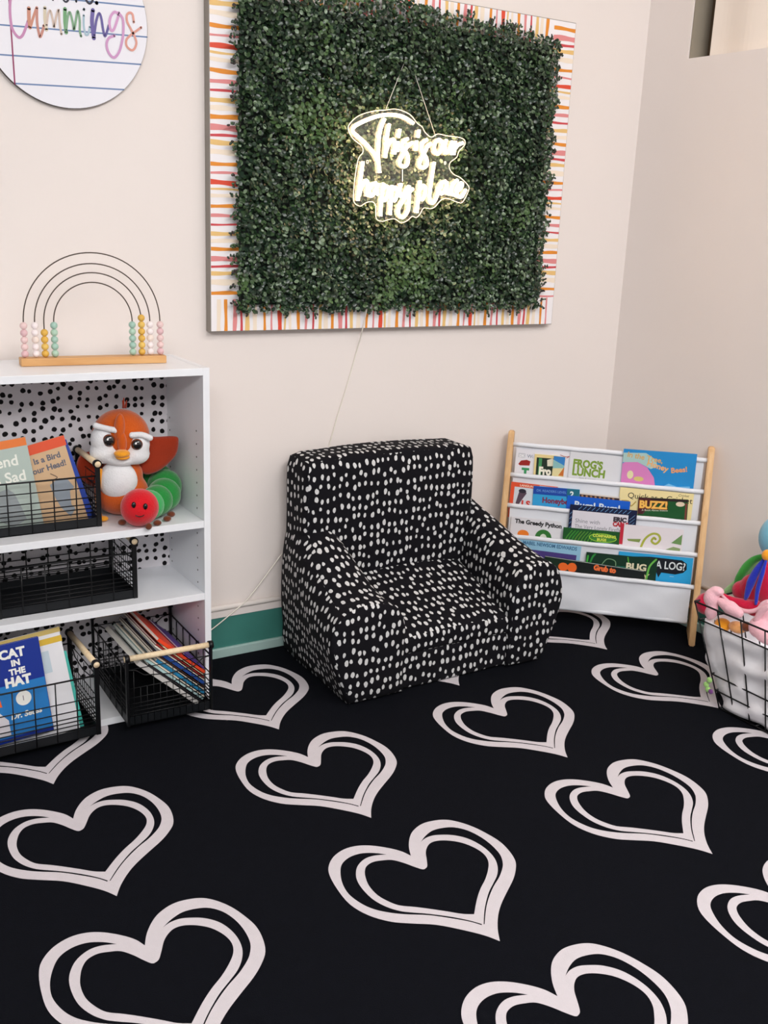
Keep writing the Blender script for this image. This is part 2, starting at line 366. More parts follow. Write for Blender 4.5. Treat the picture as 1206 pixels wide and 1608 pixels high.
# artificial hedge panel: four mats pushed together, thousands of small oval leaves
GX0, GX1, GZ0 = 1.095, 2.082, 0.968
def gtop(x): return 1.748 - max(0, (x - 1.45)) * 0.065
hedge = empty('hedge_panel', (1.58, -0.032, GZ0), 'dense artificial boxwood panel hung inside the striped board', 'greenery')
hinv = Matrix.Translation((-1.58, 0.032, -GZ0))
s = MB()
DK = mat('hedge_backing', (14, 24, 18), 0.9)
s.box2((GX0 + .01, -0.046, GZ0 + .012), (GX1 - .012, -0.032, 1.70), DK, M=hinv)
s.build('backing_mat', hedge)
LG = [mat('leaf_deep_green', (30, 50, 31), 0.30, var=0.3, vscale=20), mat('leaf_mid_green', (60, 84, 52), 0.30, var=0.25, vscale=20),
      mat('leaf_blue_green', (36, 56, 42), 0.28, var=0.2, vscale=20), mat('leaf_light_green', (78, 106, 62), 0.34, var=0.2, vscale=20), mat('leaf_pale_grey_green', (112, 132, 104), 0.3)]
rg = np.random.RandomState(5)
NL = 25000
xs = rg.uniform(GX0 - .004, GX1 + .004, NL); zs = rg.uniform(GZ0 - 0.006, 1.75, NL)
keepm = np.array([z < gtop(x) + 0.008 for x, z in zip(xs, zs)])
xs = xs[keepm]; zs = zs[keepm]; n = len(xs)
clump = np.array([noise.noise(Vector((x * 16, z * 16, 1.3))) for x, z in zip(xs, zs)])
clump2 = np.array([noise.noise(Vector((x * 5, z * 5, 7.3))) for x, z in zip(xs, zs)])
edge = np.minimum.reduce([xs - GX0, GX1 - xs, zs - GZ0, np.array([gtop(x) for x in xs]) - zs])
dep = -0.048 - rg.uniform(0, 0.036, n) * np.clip(0.8 + clump * 1.2, 0.25, 1.4) * np.clip((edge + .02) / .05, .25, 1)
# leaf template: cupped oval, 8 vertices
a = np.linspace(0, 2 * PI, 7)[:-1]
tpl = np.array([[0, 0, 0]] + [[math.cos(t) * 0.74, math.sin(t), 0.18] for t in a]); tf = [(0, 1 + k, 1 + (k + 1) % 6) for k in range(6)]
sz = rg.uniform(0.0044, 0.0074, n)
nd = np.stack([rg.normal(0, .5, n), -np.ones(n), rg.normal(.35, .5, n)], 1)
nd /= np.linalg.norm(nd, axis=1)[:, None]
sp = rg.normal(0, 1, (n, 3)); tx = np.cross(nd, sp); tx /= np.linalg.norm(tx, axis=1)[:, None]; ty = np.cross(nd, tx)
cen = np.stack([xs, dep, zs], 1) - np.array([1.58, -0.032, GZ0])
V = (cen[:, None, :] + sz[:, None, None] * (tpl[None, :, 0:1] * tx[:, None, :] + tpl[None, :, 1:2] * ty[:, None, :] + tpl[None, :, 2:3] * nd[:, None, :])).reshape(-1, 3)
Fc = (np.array(tf)[None] + (np.arange(n) * 7)[:, None, None]).reshape(-1, 3)
me = bpy.data.meshes.new('leaves'); me.from_pydata(V.tolist(), [], Fc.tolist())
for m_ in LG: me.materials.append(m_)
pick = rg.uniform(0, 1, n); mi = np.where(pick < .45, 0, np.where(pick < .75, 1, 2)); mi = np.where((clump2 + clump * .5 + rg.normal(0, .12, n)) > .50, 3, mi); mi = np.where(rg.uniform(0, 1, n) < .11, 4, mi)
me.polygons.foreach_set('material_index', np.repeat(mi, 6).astype(int).tolist()); me.polygons.foreach_set('use_smooth', [True] * len(Fc)); me.update()
lo = bpy.data.objects.new('leaves', me); COL.objects.link(lo); lo.parent = hedge; lo['kind'] = 'stuff'
# stray sprigs hanging past the edges
s = MB()
STEM = mat('sprig_stem', (70, 44, 34), 0.6); RL = mat('sprig_leaf_dark', (44, 34, 32), 0.5)
for i in range(150):
    side = rnd.random()
    if side < .35: x, z, dx, dz = rnd.uniform(GX0, GX1), 0, 0, 1; z = gtop(x); dx = rnd.uniform(-.5, .5)
    elif side < .6: x, z, dx, dz = GX1, rnd.uniform(GZ0, 1.68), 1, rnd.uniform(-.6, .6)
    elif side < .8: x, z, dx, dz = rnd.uniform(GX0, GX1), GZ0, rnd.uniform(-.5, .5), -1
    else: x, z, dx, dz = GX0, rnd.uniform(GZ0, 1.72), -1, rnd.uniform(-.6, .6)
    L = rnd.uniform(.012, .026); p0 = Vector((x, -.05, z)); p1 = p0 + Vector((dx, rnd.uniform(-.3, 0), dz)).normalized() * L
    s.tube([p0, p1], 0.0006, STEM, 4, M=hinv)
    for k in range(5):
        c = p0.lerp(p1, .4 + .15 * k) + Vector((rnd.uniform(-.004, .004), rnd.uniform(-.004, 0), rnd.uniform(-.004, .004)))
        s.ball(c, (.0028, .0012, .0045), rnd.choice([RL, LG[0], LG[1]]), M=hinv, u=8, v=5, rot=Matrix.Rotation(rnd.uniform(0, PI), 3, 'Y'))
tag(s.build('sprig', hedge), kind='stuff')

# neon sign
NY = -0.105
def npts(l, ox, oy, k=10.964): return [on_y(ox + x / k, oy + y / k, NY) for x, y in l]
Z1, Z2, Z3, Z4 = (540, 170), (630, 180), (540, 245), (630, 245)
STROKES = [
 (Z1, [(1200, 260), (1100, 190), (1000, 140), (850, 112), (700, 115), (550, 145), (400, 200), (250, 270), (170, 330), (155, 400), (230, 475), (350, 580), (450, 690), (530, 790), (580, 900)]),
 (Z1, [(705, 180), (660, 280), (620, 420), (600, 600), (592, 800), (600, 950), (620, 1110)]),
 (Z1, [(785, 270), (760, 400), (733, 600), (715, 850)]), (Z1, [(718, 780), (765, 640), (820, 550), (865, 545), (878, 640), (872, 790)]),
 (Z1, [(965, 360), (940, 500)]), (Z1, [(935, 570), (925, 660), (922, 750)]),
 (Z1, [(1105, 525), (1040, 560), (1000, 630), (1015, 690), (1080, 770), (1110, 870), (1090, 970), (1030, 1005), (970, 970), (970, 900), (1020, 800), (1080, 680), (1180, 590)]),
 (Z2, [(310, 265), (287, 390)]), (Z2, [(270, 450), (258, 530), (255, 620)]),
 (Z2, [(450, 430), (380, 480), (350, 560), (370, 640), (430, 740), (450, 830), (430, 890), (370, 915), (320, 880), (330, 800), (390, 680), (450, 560), (515, 495)]),
 (Z2, [(650, 425), (590, 480), (570, 580), (600, 665), (650, 665), (700, 580), (710, 480), (655, 428)]),
 (Z2, [(780, 430), (752, 550), (765, 655), (820, 620), (860, 540), (885, 455)]), (Z2, [(885, 455), (862, 580), (880, 690)]),
 (Z2, [(935, 455), (925, 570), (905, 690)]), (Z2, [(915, 610), (980, 525), (1065, 485)]),
 (Z3, [(330, 95), (303, 300), (272, 500), (243, 770)]), (Z3, [(262, 690), (320, 500), (380, 425), (412, 465), (405, 600), (412, 690)]),
 (Z3, [(560, 462), (490, 490), (440, 580), (448, 680), (500, 670), (560, 560), (582, 470)]), (Z3, [(582, 470), (568, 600), (590, 670)]),
 (Z3, [(685, 465), (662, 650), (642, 850), (632, 1035)]), (Z3, [(660, 600), (715, 525), (765, 545), (760, 650), (715, 755), (672, 755)]),
 (Z3, [(830, 505), (820, 700), (806, 850), (797, 1015)]), (Z3, [(820, 620), (870, 545), (915, 565), (918, 660), (880, 765), (842, 755)]),
 (Z3, [(990, 475), (962, 600), (975, 690), (1040, 640), (1120, 515)]),
 (Z3, [(1125, 510), (1125, 650), (1120, 800), (1100, 950), (1020, 1055), (955, 1020), (940, 930), (1000, 800), (1080, 680), (1190, 560)]),
 (Z4, [(330, 425), (312, 600), (290, 800), (272, 975)]), (Z4, [(310, 600), (365, 515), (415, 535), (408, 650), (372, 745), (330, 738)]),
 (Z4, [(570, 105), (540, 300), (512, 500), (490, 680), (502, 785), (550, 805), (600, 735), (640, 620), (690, 500)]),
 (Z4, [(770, 430), (690, 475), (655, 580), (680, 650), (740, 620), (780, 520), (790, 440)]), (Z4, [(790, 440), (782, 560), (810, 650), (850, 630)]),
 (Z4, [(970, 412), (900, 475), (862, 570), (880, 655), (940, 675)]),
 (Z4, [(960, 620), (1020, 560), (1055, 485), (1025, 465), (970, 520), (950, 610), (985, 695), (1050, 695), (1115, 575)]),
]
c0 = on_y(640, 265, NY)
neon = empty('neon_sign', c0, 'glowing warm white script light sign hanging in front of the greenery', 'light sign')
ninv = Matrix.Translation(-c0)
NEON = mat('neon_tube', (255, 250, 240), 0.4, emit=(1.0, 0.64, 0.37), estr=22.0)
for (o, l) in STROKES:
    s = MB(); s.tube(smooth(npts(l, *o), 5), 0.0042, NEON, 8, M=ninv); s.build('light_tube', neon)
OL = [(430, 465), (520, 460), (620, 500), (680, 570), (720, 600), (740, 640), (790, 680), (840, 655), (920, 670), (1000, 680), (1050, 700), (1055, 740), (1010, 790), (990, 840), (940, 880), (935, 930), (970, 975), (1020, 1000), (1080, 1060), (1085, 1100), (1040, 1190), (1000, 1195), (920, 1165), (870, 1175), (820, 1230), (780, 1245), (730, 1240), (700, 1290), (670, 1315), (640, 1305), (600, 1340), (550, 1355), (500, 1325), (440, 1335), (400, 1345), (355, 1320), (350, 1220), (320, 1190), (270, 1200), (230, 1225), (185, 1200), (175, 1140), (190, 980), (215, 850), (250, 800), (240, 750), (170, 690), (135, 620), (150, 570), (220, 510), (330, 475)]
op = [on_y(520 + x / 5.025, 80 + y / 5.025, NY + .006) for x, y in OL]
op = smooth(op, 4, closed=True)
pv, pf = fill2d([[(p.x, p.z) for p in op]])
ACR = bpy.data.materials.new('clear_acrylic'); ACR.use_nodes = True; nt = ACR.node_tree
tr_ = nt.nodes.new('ShaderNodeBsdfTransparent'); gl_ = nt.nodes.new('ShaderNodeBsdfGlossy'); mx_ = nt.nodes.new('ShaderNodeMixShader')
gl_.inputs['Roughness'].default_value = 0.05; mx_.inputs[0].default_value = 0.05
nt.links.new(tr_.outputs[0], mx_.inputs[1]); nt.links.new(gl_.outputs[0], mx_.inputs[2]); nt.links.new(mx_.outputs[0], nt.nodes['Material Output'].inputs[0])
s = MB(); T0 = 0.0012
s.add([(p[0], NY + .006 - T0, p[1]) for p in pv], pf, ACR, M=ninv, smooth=False); s.add([(p[0], NY + .006 + T0, p[1]) for p in pv], [f[::-1] for f in pf], ACR, M=ninv, smooth=False)
s.build('acrylic_plate', neon)
s = MB(); s.tube(op, 0.0009, mat('lit_plate_edge', (255, 235, 200), 0.3, emit=(1.0, .78, .5), estr=1.6), 6, closed=True, M=ninv); s.build('plate_rim', neon)
CORD = mat('clear_cord', (214, 212, 204), 0.35)
for a, b in (((606, 171), (637, 93)), ((684, 214), (652, 118))):
    s = MB(); s.tube([on_y(*a, NY + .006), on_y(*b, -0.07)], 0.0009, CORD, 6, M=ninv); s.build('hanging_wire', neon)
for a in ((577, 254), (699, 256)):
    s = MB(); p = on_y(*a, NY + .002); s.tube([p + Vector((0.003 * math.cos(t), 0, 0.004 * math.sin(t))) for t in [k * PI / 5 for k in range(10)]], .0008, mat('lit_plate_edge', (1, 1, 1)), 5, closed=True, M=ninv)
    s.build('hook_loop', neon)
s = MB(); s.tube([on_y(632, 266, NY), on_y(632, 285, NY)], 0.0009, mat('lit_plate_edge', (1, 1, 1)), 6, M=ninv); s.build('jumper_wire', neon)

# power cord of the sign: down the wall behind the chair and out to the shelf
pts = [on_y(577, 480, -0.07), on_y(573, 500, -0.045), on_y(569, 518, -0.036), on_y(562, 545, -0.006), on_y(545, 605, -0.004), on_y(531, 650, -0.004), on_y(517, 700, -0.004),
       on_y(500, 760, -0.004), on_y(470, 830, -0.004), on_y(438, 876, -0.018), on_y(392, 937, -0.022), on_y(365, 962, -0.022), on_y(333, 988, -0.022), on_y(300, 1010, -0.02)]
s = MB(); s.tube(smooth(pts, 6), 0.0017, mat('white_cord', (232, 226, 214), 0.4), 8)
tag(s.build('power_cord'), 'thin white cord running down the wall behind the spotted chair', 'cord')

# ================================================================== ROUND NAME SIGN
sc_ = Vector((0.696, -0.006, 1.607)); SR = 0.188
sign = empty('round_sign', sc_, 'round white ruled-paper style wall sign with colourful handwritten name', 'wall sign')
s = MB(); n = 96
for (r, y0, y1, m_) in ((SR, -0.0125, -0.004, mat('sign_edge_dark', (60, 50, 44), 0.6)), (SR - .0006, -0.0132, -0.0124, mat('sign_face', (230, 229, 236), 0.5))):
    vs = [(r * math.cos(2 * PI * k / n), y, r * math.sin(2 * PI * k / n)) for y in (y0 + .006, y1 + .006) for k in range(n)]
    s.add(vs, [tuple(range(n)), tuple(range(2 * n - 1, n - 1, -1))] + [(k, n + k, n + (k + 1) % n, (k + 1) % n) for k in range(n)], m_, smooth=False)
s.build('disc', sign)
def stroke_on_sign(s, pts, wd, m_, lift=0):
    P = [on_y(px, py, -0.0135) - sc_ for px, py in pts]
    v, f = ribbon([(p.x, p.z) for p in P], wd * 1.35)
    s.add([(a[0], -0.0074 - lift, a[1]) for a in v], f, m_, smooth=False)
BL = mat('ruled_blue', (96, 124, 168), 0.5); MG = mat('margin_magenta', (140, 30, 86), 0.5)
s = MB()
for zr in (1.70, 1.645, 1.5815, 1.5218, 1.465):
    L = []
    for k in range(2):
        # clip the ruled line to the disc
        pass
    for sgn in (-1, 1):
        x = 0.0
        for _ in range(400):
            x += sgn * 0.0005; z = zr + .041 * x - sc_.z
            if x * x + z * z > (SR - .001) ** 2: break
        L.append((x, zr + .041 * x - sc_.z))
    v, f = ribbon(L, 0.0032); s.add([(a[0], -0.0074, a[1]) for a in v], f, BL, smooth=False)
v, f = ribbon([(-0.121, 0.14), (-0.1165, -0.148)], 0.0032); s.add([(a[0], -0.0077, a[1]) for a in v], f, MG, smooth=False)
s.build('ruled_lines', sign)
HW = [((190, 130, 172), [(17, -8), (15.5, 10), (16.5, 30), (20, 47), (29, 58.5), (35, 56), (40, 45), (44, 33)], .0042),
      ((196, 134, 112), [(45.3, 13), (45.5, 30), (47, 43)], .0058), ((196, 134, 112), [(47.5, 44), (52, 28), (57.5, 12)], .004), ((190, 130, 116), [(57.8, 12), (58.2, 35), (61, 52), (63.2, 58), (67, 48), (69, 40)], .0042),
      ((204, 192, 168), [(70.5, 12), (70.5, 30), (73, 47)], .005), ((200, 180, 168), [(73, 40), (75.5, 22), (79, 17), (83, 32), (85, 43), (88, 27), (92, 15), (93.5, 35), (96.5, 54)], .0036),
      ((104, 158, 108), [(102, 14), (102, 33), (104, 51)], .0058), ((120, 160, 126), [(104, 48), (106, 28), (109.5, 19), (114, 35), (116.3, 47), (119, 32), (122, 17), (125, 32), (125.2, 48), (127.3, 57)], .0038),
      ((160, 186, 200), [(131.4, 24), (131.4, 40), (134, 53), (138, 54), (141, 42)], .0034), ((170, 190, 200), [(131.5, 14.5), (132, 15)], .0044),
      ((96, 84, 152), [(145.8, 16), (144.3, 35), (147.3, 60)], .0064), ((92, 82, 148), [(147.8, 56), (151, 33), (155.3, 21), (158.8, 28), (161.7, 46), (164.7, 57), (168.7, 47), (170.7, 40)], .004),
      ((204, 150, 194), [(186.6, 23), (180, 18.8), (173.7, 26), (171.7, 38), (174.7, 48), (179.7, 44), (186.8, 22)], .0042),
      ((198, 146, 190), [(186, 20), (192.6, 30), (193.6, 48), (191.6, 65), (186.6, 82), (178.7, 90.5), (170.7, 83), (167.2, 70), (170.7, 60), (179.7, 56)], .0042),
      ((214, 150, 136), [(210, 35), (208, 23), (203.5, 20), (199, 24), (199.6, 34), (205.5, 46), (211.5, 58), (214, 68), (210.5, 77), (205.5, 78.6), (198.6, 72), (198.6, 62), (206.5, 54), (213.5, 49), (221.5, 43)], .0038)]
s = MB()
for i, (c, l, wd) in enumerate(HW): stroke_on_sign(s, l, wd, mat('ink_%d' % i, c, 0.5), 0.0004 + i * 0.00006)
INK = mat('black_ink', (18, 18, 44), 0.5)
for l, wd in (([(134.4, -2), (136.9, 3), (140.9, 5.6), (144.8, 2), (145.8, -4), (142, -9), (137, -13), (138, -18), (143, -19)], .0036), ([(151.6, 4.4), (151.9, 4.8)], .0058), ([(119.5, -12), (119.6, 2.5)], .0034), ([(119.6, -6), (123, -12), (127, -12)], .003),
              ([(97, -18), (99, -2), (103, 3), (107, 0), (109, -10)], .003), ([(84, -20), (83, 0)], .003), ([(84, -20), (90, -6), (97, -20)], .003)):
    stroke_on_sign(s, l, wd, INK, 0.0006)
s.build('lettering', sign)

# ================================================================== BOOKCASE
BCX0, BCX1, BCY, BCH, TH = 0.262, 0.926, -0.27, 0.857, 0.0165
bc = empty('bookcase', ((BCX0 + BCX1) / 2, BCY / 2, 0), 'low white three-tier bookcase with black spotted back paper', 'bookcase')
bi = Matrix.Translation((-(BCX0 + BCX1) / 2, -BCY / 2, 0))
MEL = mat('white_melamine_inner', (226, 228, 228), 0.45, var=0.02)
for xa in (BCX0, BCX1 - TH):
    s = MB(); s.box2((xa, BCY, 0.0012), (xa + TH, -0.0215, BCH), WHITE, 0.0008, M=bi)
    xin = xa + TH if xa == BCX0 else xa
    sg = 1 if xa == BCX0 else -1
    for yy in (-0.045, -0.225):
        for k in range(21):
            z = 0.06 + k * 0.032
            s.cyl((xin - sg * .0001, yy, z), (xin + sg * 0.0004, yy, z), 0.0024, mat('peg_hole', (70, 66, 62), 0.9), 8, M=bi)
    s.build('side_panel', bc)
s = MB(); s.box2((BCX0 + TH, BCY, BCH - TH - .001), (BCX1 - TH, -0.0215, BCH - .0005), WHITE, 0.0008, M=bi); s.build('top_panel', bc)
SH = [0.487, 0.301, 0.019]
for zt in SH:
    s = MB(); s.box2((BCX0 + TH, BCY + .001, zt - 0.0175), (BCX1 - TH, -0.0267, zt), WHITE, 0.0008, M=bi); s.build('shelf', bc)
DOTP = dots('spotted_back_paper', (222, 218, 222), (14, 12, 14), 44, 44, 0.28, 'Object', (0, 2), 0.62, 0.2, 0.7)
s = MB(); s.box2((BCX0 + TH, -0.0265, 0.0012), (BCX1 - TH, -0.022, BCH - TH), DOTP, M=bi); s.build('back_panel', bc)

# ================================================================== RAINBOW ABACUS
A0, A1 = Vector((0.531, -0.143, BCH)), Vector((0.859, -0.169, BCH))
ax = (A1 - A0).normalized(); ang = math.atan2(ax.y, ax.x); Lb = (A1 - A0).length
AM = Matrix.Translation(A0) @ Matrix.Rotation(ang, 4, 'Z')
ab = empty('rainbow_abacus', A0, 'rainbow arch bead abacus with pastel beads on a wooden bar', 'abacus', M=AM)
s = MB(); s.box2((0, 0, 0), (Lb, 0.036, 0.0175), BEECH, 0.0015); s.build('base', ab)
WIRE = mat('dark_wire', (78, 66, 56), 0.45, metal=0.3)
BC_ = [mat('bead_pink', (226, 196, 194), 0.5), mat('bead_white', (236, 226, 226), 0.5), mat('bead_mustard', (216, 170, 72), 0.5), mat('bead_green', (156, 190, 176), 0.5)]
BC2 = [mat('bead_rose', (218, 180, 184), 0.5), mat('bead_cream', (232, 216, 206), 0.5), mat('bead_gold', (222, 184, 92), 0.5), mat('bead_mint', (168, 198, 178), 0.5)]
Cx = 0.1655; zc = 0.953 - BCH
for k, (rr_, nl, nr) in enumerate(((0.154, 5, 5), (0.130, 5, 5), (0.110, 4, 6), (0.0885, 5, 5))):
    pts = [(Cx - rr_, .018, .012), (Cx - rr_, .018, zc)] + [(Cx - rr_ * math.cos(t), .018, zc + rr_ * math.sin(t)) for t in [PI * q / 40 for q in range(1, 40)]] + [(Cx + rr_, .018, zc), (Cx + rr_, .018, .012)]
    s = MB(); s.tube(pts, 0.0014, WIRE, 8); s.build('wire_arch', ab)
    for sx, nb in ((-1, nl), (1, nr)):
        for q in range(nb):
            s = MB(); s.ball((0, 0, 0), 0.0082, (BC_ if (q + k) % 3 else BC2)[k], u=20, v=12)
            s.build('bead', ab, loc=(Cx + sx * rr_, .018, 0.0175 + 0.0082 + q * 0.0157))

# ================================================================== WIRE BASKETS
def wire_basket(label, M, L=0.30, D=0.19, H=0.125, bl=0, group='black wire baskets with wooden handles'):
    """long axis x, centred, standing on z = 0; posts, dowel handles at both short ends"""
    e = empty('wire_basket', None, label, 'basket', group, M=M)
    hx, hy = L / 2, D / 2
    s = MB()   # pressed mesh tray
    TR = 0.022
    s.box2((-hx, -hy, 0.0), (hx, hy, 0.0025), BLACKMESH, 0)
    for a, b in (((-hx, -hy), (hx, -hy + .002)), ((-hx, hy - .002), (hx, hy)), ((-hx, -hy), (-hx + .002, hy)), ((hx - .002, -hy), (hx, hy))):
        s.box2((a[0], a[1], 0), (b[0], b[1], TR), BLACKMESH)
    s.build('tray', e)
    rows = [TR + .004, TR + .014, TR + .024, TR + .034, TR + .050, TR + .074, H]
    for sy in (-1, 1):   # long side grids
        s = MB(); y = sy * hy
        for z in rows: s.wire((-hx, y, z), (hx, y, z), BLACK, 0.0015 if z < H else 0.0022)
        k = int(round(L / 0.05))
        for i in range(1, k): x = -hx + L * i / k; s.wire((x, y, 0.003), (x, y, H), BLACK, 0.0017)
        s.build('side_grid', e)
    for sx in (-1, 1):   # short ends: dense mesh, two flat posts rising to the dowel
        s = MB(); x = sx * hx
        for z in rows: s.wire((x, -hy, z), (x, hy, z), BLACK, 0.0012)
        k = int(D / 0.016)
        for i in range(1, k): y = -hy + D * i / k; s.wire((x, y, 0.003), (x, y, rows[5] if i % 3 else H - .006), BLACK, 0.0009)
        s.tube([(x, -hy, H), (x, -hy * .8, H - .004), (x, -hy * .6, H - .02), (x, 0, H - .028), (x, hy * .6, H - .02), (x, hy * .8, H - .004), (x, hy, H)], 0.0014, BLACK, 6)
        s.build('end_grid', e)
        for sy in (-1, 1):
            s = MB(); s.box2((x - .0055, sy * hy - .003, 0), (x + .0055, sy * hy + .003, H + .022), BLACK, 0.001)
            s.tube([(x, sy * (hy - .006), H + .028), (x, sy * (hy + .005), H + .028)], 0.0098, BLACK, 16); s.build('post', e)
        s = MB(); s.cyl((x, -hy - .0055, H + .028), (x, hy + .0055, H + .028), 0.0072, DOWEL, 14); s.build('handle', e)
    return e
Z_ = lambda x, y, z, r=0: Matrix.Translation((x, y, z)) @ Matrix.Rotation(math.radians(r), 4, 'Z')
def placed_basket(label, corner, rot, sx, L, D, H):
    """corner = front right bottom corner in plan; sx: basket extends to the left and back"""
    M = Matrix.Translation(corner) @ Matrix.Rotation(math.radians(rot), 4, 'Z') @ Matrix.Translation((-L / 2, D / 2, 0))
    return wire_basket(label, M, L, D, H), M
B1, M1 = placed_basket('black wire basket holding upright picture books on the top shelf', (0.672, -0.212, SH[0]), 0, 1, 0.305, 0.165, 0.122)
B2, M2 = placed_basket('empty black wire basket on the middle shelf', (0.748, -0.228, SH[1]), 0, 1, 0.315, 0.185, 0.116)
B3, M3 = placed_basket('black wire basket with a blue book in front on the bottom shelf', (0.616, -0.335, SH[2]), 1, 1, 0.33, 0.21, 0.150)
B4, M4 = placed_basket('black wire basket pulled out sideways, books slanting inside, bottom shelf', (0.898, -0.335, SH[2]), -90, 1, 0.01, 0.01, 0.01)
for o in [B4] + list(B4.children_recursive): bpy.data.objects.remove(o)
M4 = Matrix.Translation((0.797, -0.182, SH[2])) @ Matrix.Rotation(math.radians(90 - 1.5), 4, 'Z')
B4 = wire_basket('black wire basket turned end-on with a tilted row of thin books', M4, 0.30, 0.208, 0.145)

# ================================================================== BOOKS
def book(name, label, M, w_, h_, t, cover, prints=(), group=None, cat='book', spine=None):
    """local frame: origin at the top left of the front cover, x right, y up, z towards the reader"""
    if isinstance(cover, tuple): cover = mat('cover_%d_%d_%d' % cover, cover, 0.35)
    s = MB(); ct = min(0.0012, t * .25)
    s.box2((0, -h_, -ct), (w_, 0, 0), cover); s.box2((0, -h_, -t), (w_, 0, -t + ct), cover)
    s.box2((0, -h_, -t + ct), (ct, 0, -ct), cover)
    z = 0.00015
    for p in prints:
        k = p[0]
        m_ = p[-1] if not isinstance(p[-1], tuple) else mat('print_%d_%d_%d' % p[-1], p[-1], 0.4)
        if k == 'rect': s.add([(p[1], p[2], z), (p[3], p[2], z), (p[3], p[4], z), (p[1], p[4], z)], [(0, 1, 2, 3)], m_, smooth=False)
        elif k == 'text':
            _, body, x, y, sz, opt, _c = p
            v, f = text2d(body, sz, opt.get('bold', 0) * sz, opt.get('align', 'LEFT'), opt.get('shear', 0), opt.get('space', 1.0))
            R = Matrix.Translation((x, y, z)) @ Matrix.Rotation(math.radians(opt.get('rot', 0)), 4, 'Z') @ Matrix.Diagonal((opt.get('sx', 1), 1, 1, 1))
            s.add(v, f, m_, M=R, smooth=False)
        elif k == 'ell':
            _, x, y, rx, ry, _c = p
            s.add([(x + rx * math.cos(2 * PI * q / 28), y + ry * math.sin(2 * PI * q / 28), z) for q in range(28)], [tuple(range(28))], m_, smooth=False)
        elif k == 'poly':
            v, f = fill2d([p[1]]); s.add([(a[0], a[1], z) for a in v], f, m_, smooth=False)
        elif k == 'stroke':
            v, f = ribbon(p[1], p[2]); s.add([(a[0], a[1], z) for a in v], f, m_, smooth=False)
        z += 0.00006
    o = s.build(name, M=M); tag(o, label, cat, group)
    s = MB(); s.box2((ct, -h_ + .0015, -t + ct), (w_ - .0015, -.0015, -ct), PAPER); s.build('page_block', o)
    return o
def U(v, k): # scale a print list given in photo pixels
    out = []
    for p in v:
        q = list(p)
        if q[0] == 'rect' or q[0] == 'ell': q[1:5] = [a * k for a in q[1:5]]
        elif q[0] == 'text': q[2:5] = [a * k for a in q[2:5]]
        elif q[0] == 'poly': q[1] = [(a * k, b_ * k) for a, b_ in q[1]]
        elif q[0] == 'stroke': q[1] = [(a * k, b_ * k) for a, b_ in q[1]]; q[2] = q[2] * k
        out.append(tuple(q))
    return out

# --- books leaning in the top basket (lean back a little, tilted to the left in their plane)
def lean_frame(tl, tr, n):
    x = (tr - tl).normalized(); y = n.cross(x).normalized(); z = x.cross(y).normalized()
    return basis(x, y, z, tl)
KB = 0.00153
def basket_book(name, label, tlp, trp, yplane, lean, hgt, t, cover, prints, group, k=KB, left=0.0):
    tl, tr = on_y(*tlp, yplane), on_y(*trp, yplane)
    n = Vector((0, -math.cos(lean), math.sin(lean)))
    x = (tr - tl).normalized(); tl = tl - x * left
    return book(name, label, lean_frame(tl, tr, n), (tr - tl).length, hgt, t, cover, U(prints, k), group)
SIL = mat('cover_silver_green', (176, 190, 182), 0.25); KR = mat('cover_kraft', (206, 172, 134), 0.35)
GB = 'picture books in the top shelf basket'
def rot_about(o, px, py_): pass
def std_book(name, label, brp, trp, zfloor, y_front, y_back, w_, t, cover, prints, group, k):
    """a book standing on a basket floor: bottom right pixel at the floor, top right pixel on the plane leaning back"""
    br = on_y(*brp, y_front); tr = on_y(*trp, y_back)
    up = (tr - br); h_ = up.length; up.normalize()
    xr = Vector((1, 0, 0)); xr = (xr - up * xr.dot(up)).normalized(); z = xr.cross(up).normalized()
    tl = tr - xr * w_
    return book(name, label, basis(xr, up, z, tl), w_, h_, t, cover, U(prints, k), group)
GR = (120, 132, 128); OR = (222, 82, 44); OR2 = (226, 120, 50)
std_book('picture_book', 'slanting grey-green picture book with pale title, nearest the left edge in the top basket', (70, 828), (40, 686), SH[0], -0.195, -0.165, 0.16, 0.006, SIL,
     [('rect', 0, -12, 104, 0, OR2), ('text', 'My Friend', -2, -38, 22, {'bold': .02}, (232, 234, 224)), ('text', 'is Sad', 44, -62, 22, {'bold': .02}, (232, 234, 224)),
      ('poly', [(40, -110), (44, -80), (52, -72), (64, -70), (72, -78), (78, -100), (82, -120), (60, -128)], mat('print_grey_shape', (150, 158, 160), 0.2)), ('rect', 40, -134, 62, -129, (196, 40, 60))], GB, KB)
std_book('picture_book', 'tan picture book with red top band in the top basket, beside the grey-green one', (141, 822), (98, 684), SH[0], -0.175, -0.145, 0.15, 0.006, KR,
     [('rect', 0, -15, 100, 0, OR), ('text', 'There Is a Bird', 11, -30, 12.5, {'bold': .03}, (92, 96, 110)), ('text', 'On Your Head!', 12, -44, 12.5, {'bold': .03}, (92, 96, 110)),
      ('poly', [(58, -66), (74, -60), (86, -66), (92, -80), (84, -84), (80, -104), (84, -112), (74, -122), (64, -104), (60, -86)], (140, 150, 160)),
      ('stroke', [(64, -50), (72, -58), (66, -60)], 1.2, (90, 70, 60)), ('rect', 50, -134, 82, -129, (196, 60, 60))], GB, KB)
std_book('picture_book', 'thin royal blue book edge behind the tan book in the top basket', (150, 815), (104, 690), SH[0], -0.158, -0.125, 0.13, 0.006, (38, 70, 170), [], GB, KB)

